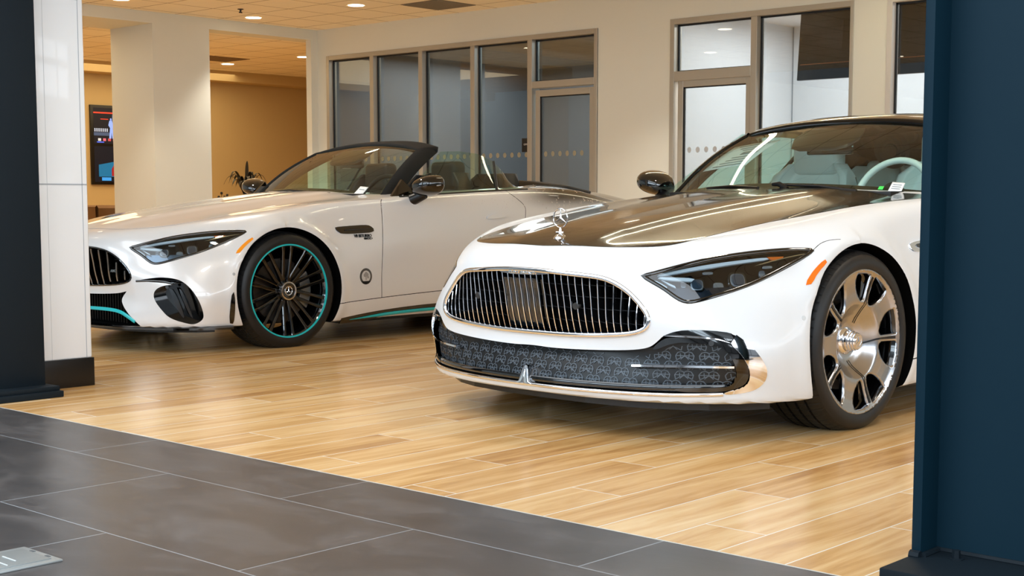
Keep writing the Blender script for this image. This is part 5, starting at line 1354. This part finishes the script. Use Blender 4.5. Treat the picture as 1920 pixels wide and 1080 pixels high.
# floor box
fb = thing('floor_box', 'brushed metal floor outlet box set in the slate tiles', 'floor box', (1.60, 3.155, 0))
FBM = mat('floor_box_metal', (.66,.68,.68), .38, .5)
MB().box((0,0,0), (.192,.192,.006)).build('frame', FBM, fb, bevel=.003)
MB().box((.020,.022,.0055), (.172,.165,.0085)).build('lid', mat('lid_metal', (.60,.62,.62), .42, .5), fb, bevel=.001)
MB().box((.095,.060,.0083), (.098,.125,.0100)).build('lid_slot', mat('slot_pale', (.85,.87,.87), .4), fb, smooth=False)
MB().box((.060,.035,.0083), (.063,.080,.0100)).build('lid_slot', mat('slot_pale', (.85,.87,.87), .4), fb, smooth=False)
for y in (.045, .12): MB().box((.176,y,.0058), (.184,y+.018,.0072)).build('screw_plate', mat('slot_dark', (.35,.37,.38), .5), fb, smooth=False)
# ------------------------------------------------------------ lounge: video wall, plant, chair
v = thing('video_screen', 'stack of two wall screens half hidden behind the pier', 'screen', (11.55, 19.16, 1.12))
MB().box((0,0,0), (1.10,.035,1.20)).build('bezel', mat('screen_bezel', (.02,.02,.022), .3), v, bevel=.004)
def em(name, c, s=1.2): return mat(name, (0,0,0), .4, emit=c, emit_s=s)
def pic(name, x0, x1, z0, z1, m, parent, d=.002): return MB().box((x0,-d,z0), (x1,-d+.0012,z1)).build(name, m, parent, smooth=False)
s1 = pic('upper_picture', .05, 1.06, .62, 1.16, em('pic_dark', (.07,.07,.10)), v)
pic('red_light_band', .05, 1.06, 1.075, 1.095, em('pic_red', (.95,.25,.15), 1.5), s1, .0032)
pic('red_streak', .17, .30, .985, .995, em('pic_red', (.95,.25,.15), 1.5), s1, .0032)
pic('stage_screen', .37, .95, .86, 1.06, em('pic_steel', (.35,.45,.60)), s1, .0032)
for i in range(7): pic('seat_row', .06+i*.035, .08+i*.035, .80, .85, em('pic_pale', (.75,.75,.78)), s1, .0032)
pic('stage_floor', .05, 1.06, .74, .79, em('pic_floor', (.30,.34,.42)), s1, .0032)
pf = MB(); 
for P_ in ([(.31,.70),(.33,.86),(.30,.90),(.32,.97),(.36,.975),(.39,.90),(.375,.85),(.40,.70),(.365,.70),(.355,.80),(.345,.70)], [(.335,.975),(.33,.995),(.345,1.01),(.36,.995),(.355,.975)]): pf.prism(P_, -.0045, -.0033, lambda u, q, w: (u, w, q))
pf.build('presenter_picture', em('pic_suit', (.62,.70,.95)), s1, smooth=False)
for i, c_ in enumerate(((.9,.85,.8),(.9,.4,.45),(.8,.3,.3),(.9,.5,.5),(.4,.6,.8))): pic('thumbnail', .12+i*.085, .17+i*.085, .66, .70, em(f'pic_thumb_{i}', c_), s1, .0032)
pic('caption_bar', .10, .22, .635, .65, em('pic_blue', (.35,.45,.95)), s1, .0032)
s2 = pic('lower_picture', .05, 1.06, .04, .58, em('pic_navy', (.04,.06,.10)), v)
tf = MB().prism([(.12,.12),(1.05,.12),(1.05,.57),(.80,.57),(.45,.36),(.12,.30)], -.0045, -.0033, lambda u, q, w: (u, w, q)); tf.build('teal_backdrop', em('pic_teal', (.10,.42,.55)), s2, smooth=False)
cf = MB().prism([(.34,.13),(.34,.24),(.38,.30),(.50,.30),(.58,.40),(.95,.42),(1.04,.30),(1.04,.13)], -.006, -.0047, lambda u, q, w: (u, w, q)); cf.build('red_car_picture', em('pic_carred', (.65,.10,.10)), s2, smooth=False)
cf = MB().prism([(.40,.15),(.40,.22),(.47,.25),(.55,.22),(.55,.15)], -.0075, -.0062, lambda u, q, w: (u, w, q)); cf.build('grille_picture', em('pic_grille', (.55,.60,.70)), s2, smooth=False)
pic('caption_bar', .17, .33, .06, .11, em('pic_cyan', (.25,.60,.85)), s2, .0032)
# plant
LEAF = mat('leaf_dark', (.045,.055,.04), .5)
pl = thing('potted_plant', 'dark spiky potted plant with arching leaves in the lounge', 'plant', (12.95, 17.2, 0))
MB().lathe([(.0,.88),(.17,.88),(.19,.92),(.21,.92),(.17,.0),(.0,.0)], 32, Matrix.Rotation(math.pi/2, 4, 'X') @ Matrix.Scale(1, 4)).build('planter', BLACK, pl)
rs = random.Random(11)
for i in range(26):
    a = i*2.399; hgt = .26+.16*rs.random(); out = .12+.24*(i/26)**.7
    if i == 0: hgt, out = .60, .02
    n = 14; V = []; F = []
    for k in range(n+1):
        u = k/n; r = out*(u if i == 0 else u**.85); z = .90+hgt*math.sin(u*(2.45 if i else 1.5))*(1.0 if i else .95)
        wd = .034*math.sin(math.pi*min(1, .12+u*.9))**.7*(1.3 if i == 0 else 1)
        px_, py_ = r*math.cos(a), r*math.sin(a); tx, ty = -math.sin(a), math.cos(a)
        V += [(px_-tx*wd, py_-ty*wd, z), (px_, py_, z-.008), (px_+tx*wd, py_+ty*wd, z)]
    for k in range(n): F += [(3*k, 3*k+1, 3*k+4, 3*k+3), (3*k+1, 3*k+2, 3*k+5, 3*k+4)]
    mesh('leaf', V, F, LEAF, pl)
st_ = thing('bud_vase', 'small vase of round dark buds beside the spiky plant', 'plant', (12.35, 17.0, 0))
MB().lathe([(.0,.0),(.12,.0),(.12,.80),(.0,.80)], 24, Matrix.Rotation(math.pi/2, 4, 'X')).build('plinth', BLACK, st_)
for dx, z in ((0,.985),(.05,.93),(.10,.955),(-.05,.93)):
    MB().tube([(dx*.5,0,.80), (dx,0,z)], .004, 6).build('stem', LEAF, st_)
    s_ = MB().lathe([(.0,-.022),(.014,-.017),(.02,0),(.014,.017),(.0,.022)], 12, Matrix.Translation((dx,0,z)) @ Matrix.Rotation(math.pi/2, 4, 'X')).build('bud', LEAF, st_)
ch = thing('lounge_chair', 'brown tub chair with dark frame just visible behind the open roadster', 'chair', (10.2, 16.4, 0))
CHB = mat('chair_brown', (.45,.32,.18), .6)
MB().box((-.30,-.30,.38), (.30,.30,.46)).build('seat', CHB, ch, bevel=.03, seg=3)
bk = MB(); V = []; F = []
ar = np.linspace(-.3, math.pi+.3, 18)
for a in ar:
    for r, z in ((.30,.40),(.34,.40),(.36,.80),(.33,.82),(.30,.78)): V.append((r*math.cos(a), r*math.sin(a), z))
for i in range(17):
    for k in range(5): F.append((i*5+k, i*5+(k+1) % 5, (i+1)*5+(k+1) % 5, (i+1)*5+k))
bk.add(V, F).build('backrest', CHB, ch)
for x in (-.25,.25):
    for y in (-.25,.25): MB().box((x-.015,y-.015,0), (x+.015,y+.015,.40)).build('leg', BLACK, ch, smooth=False)
# display pieces seen only as reflections are left out
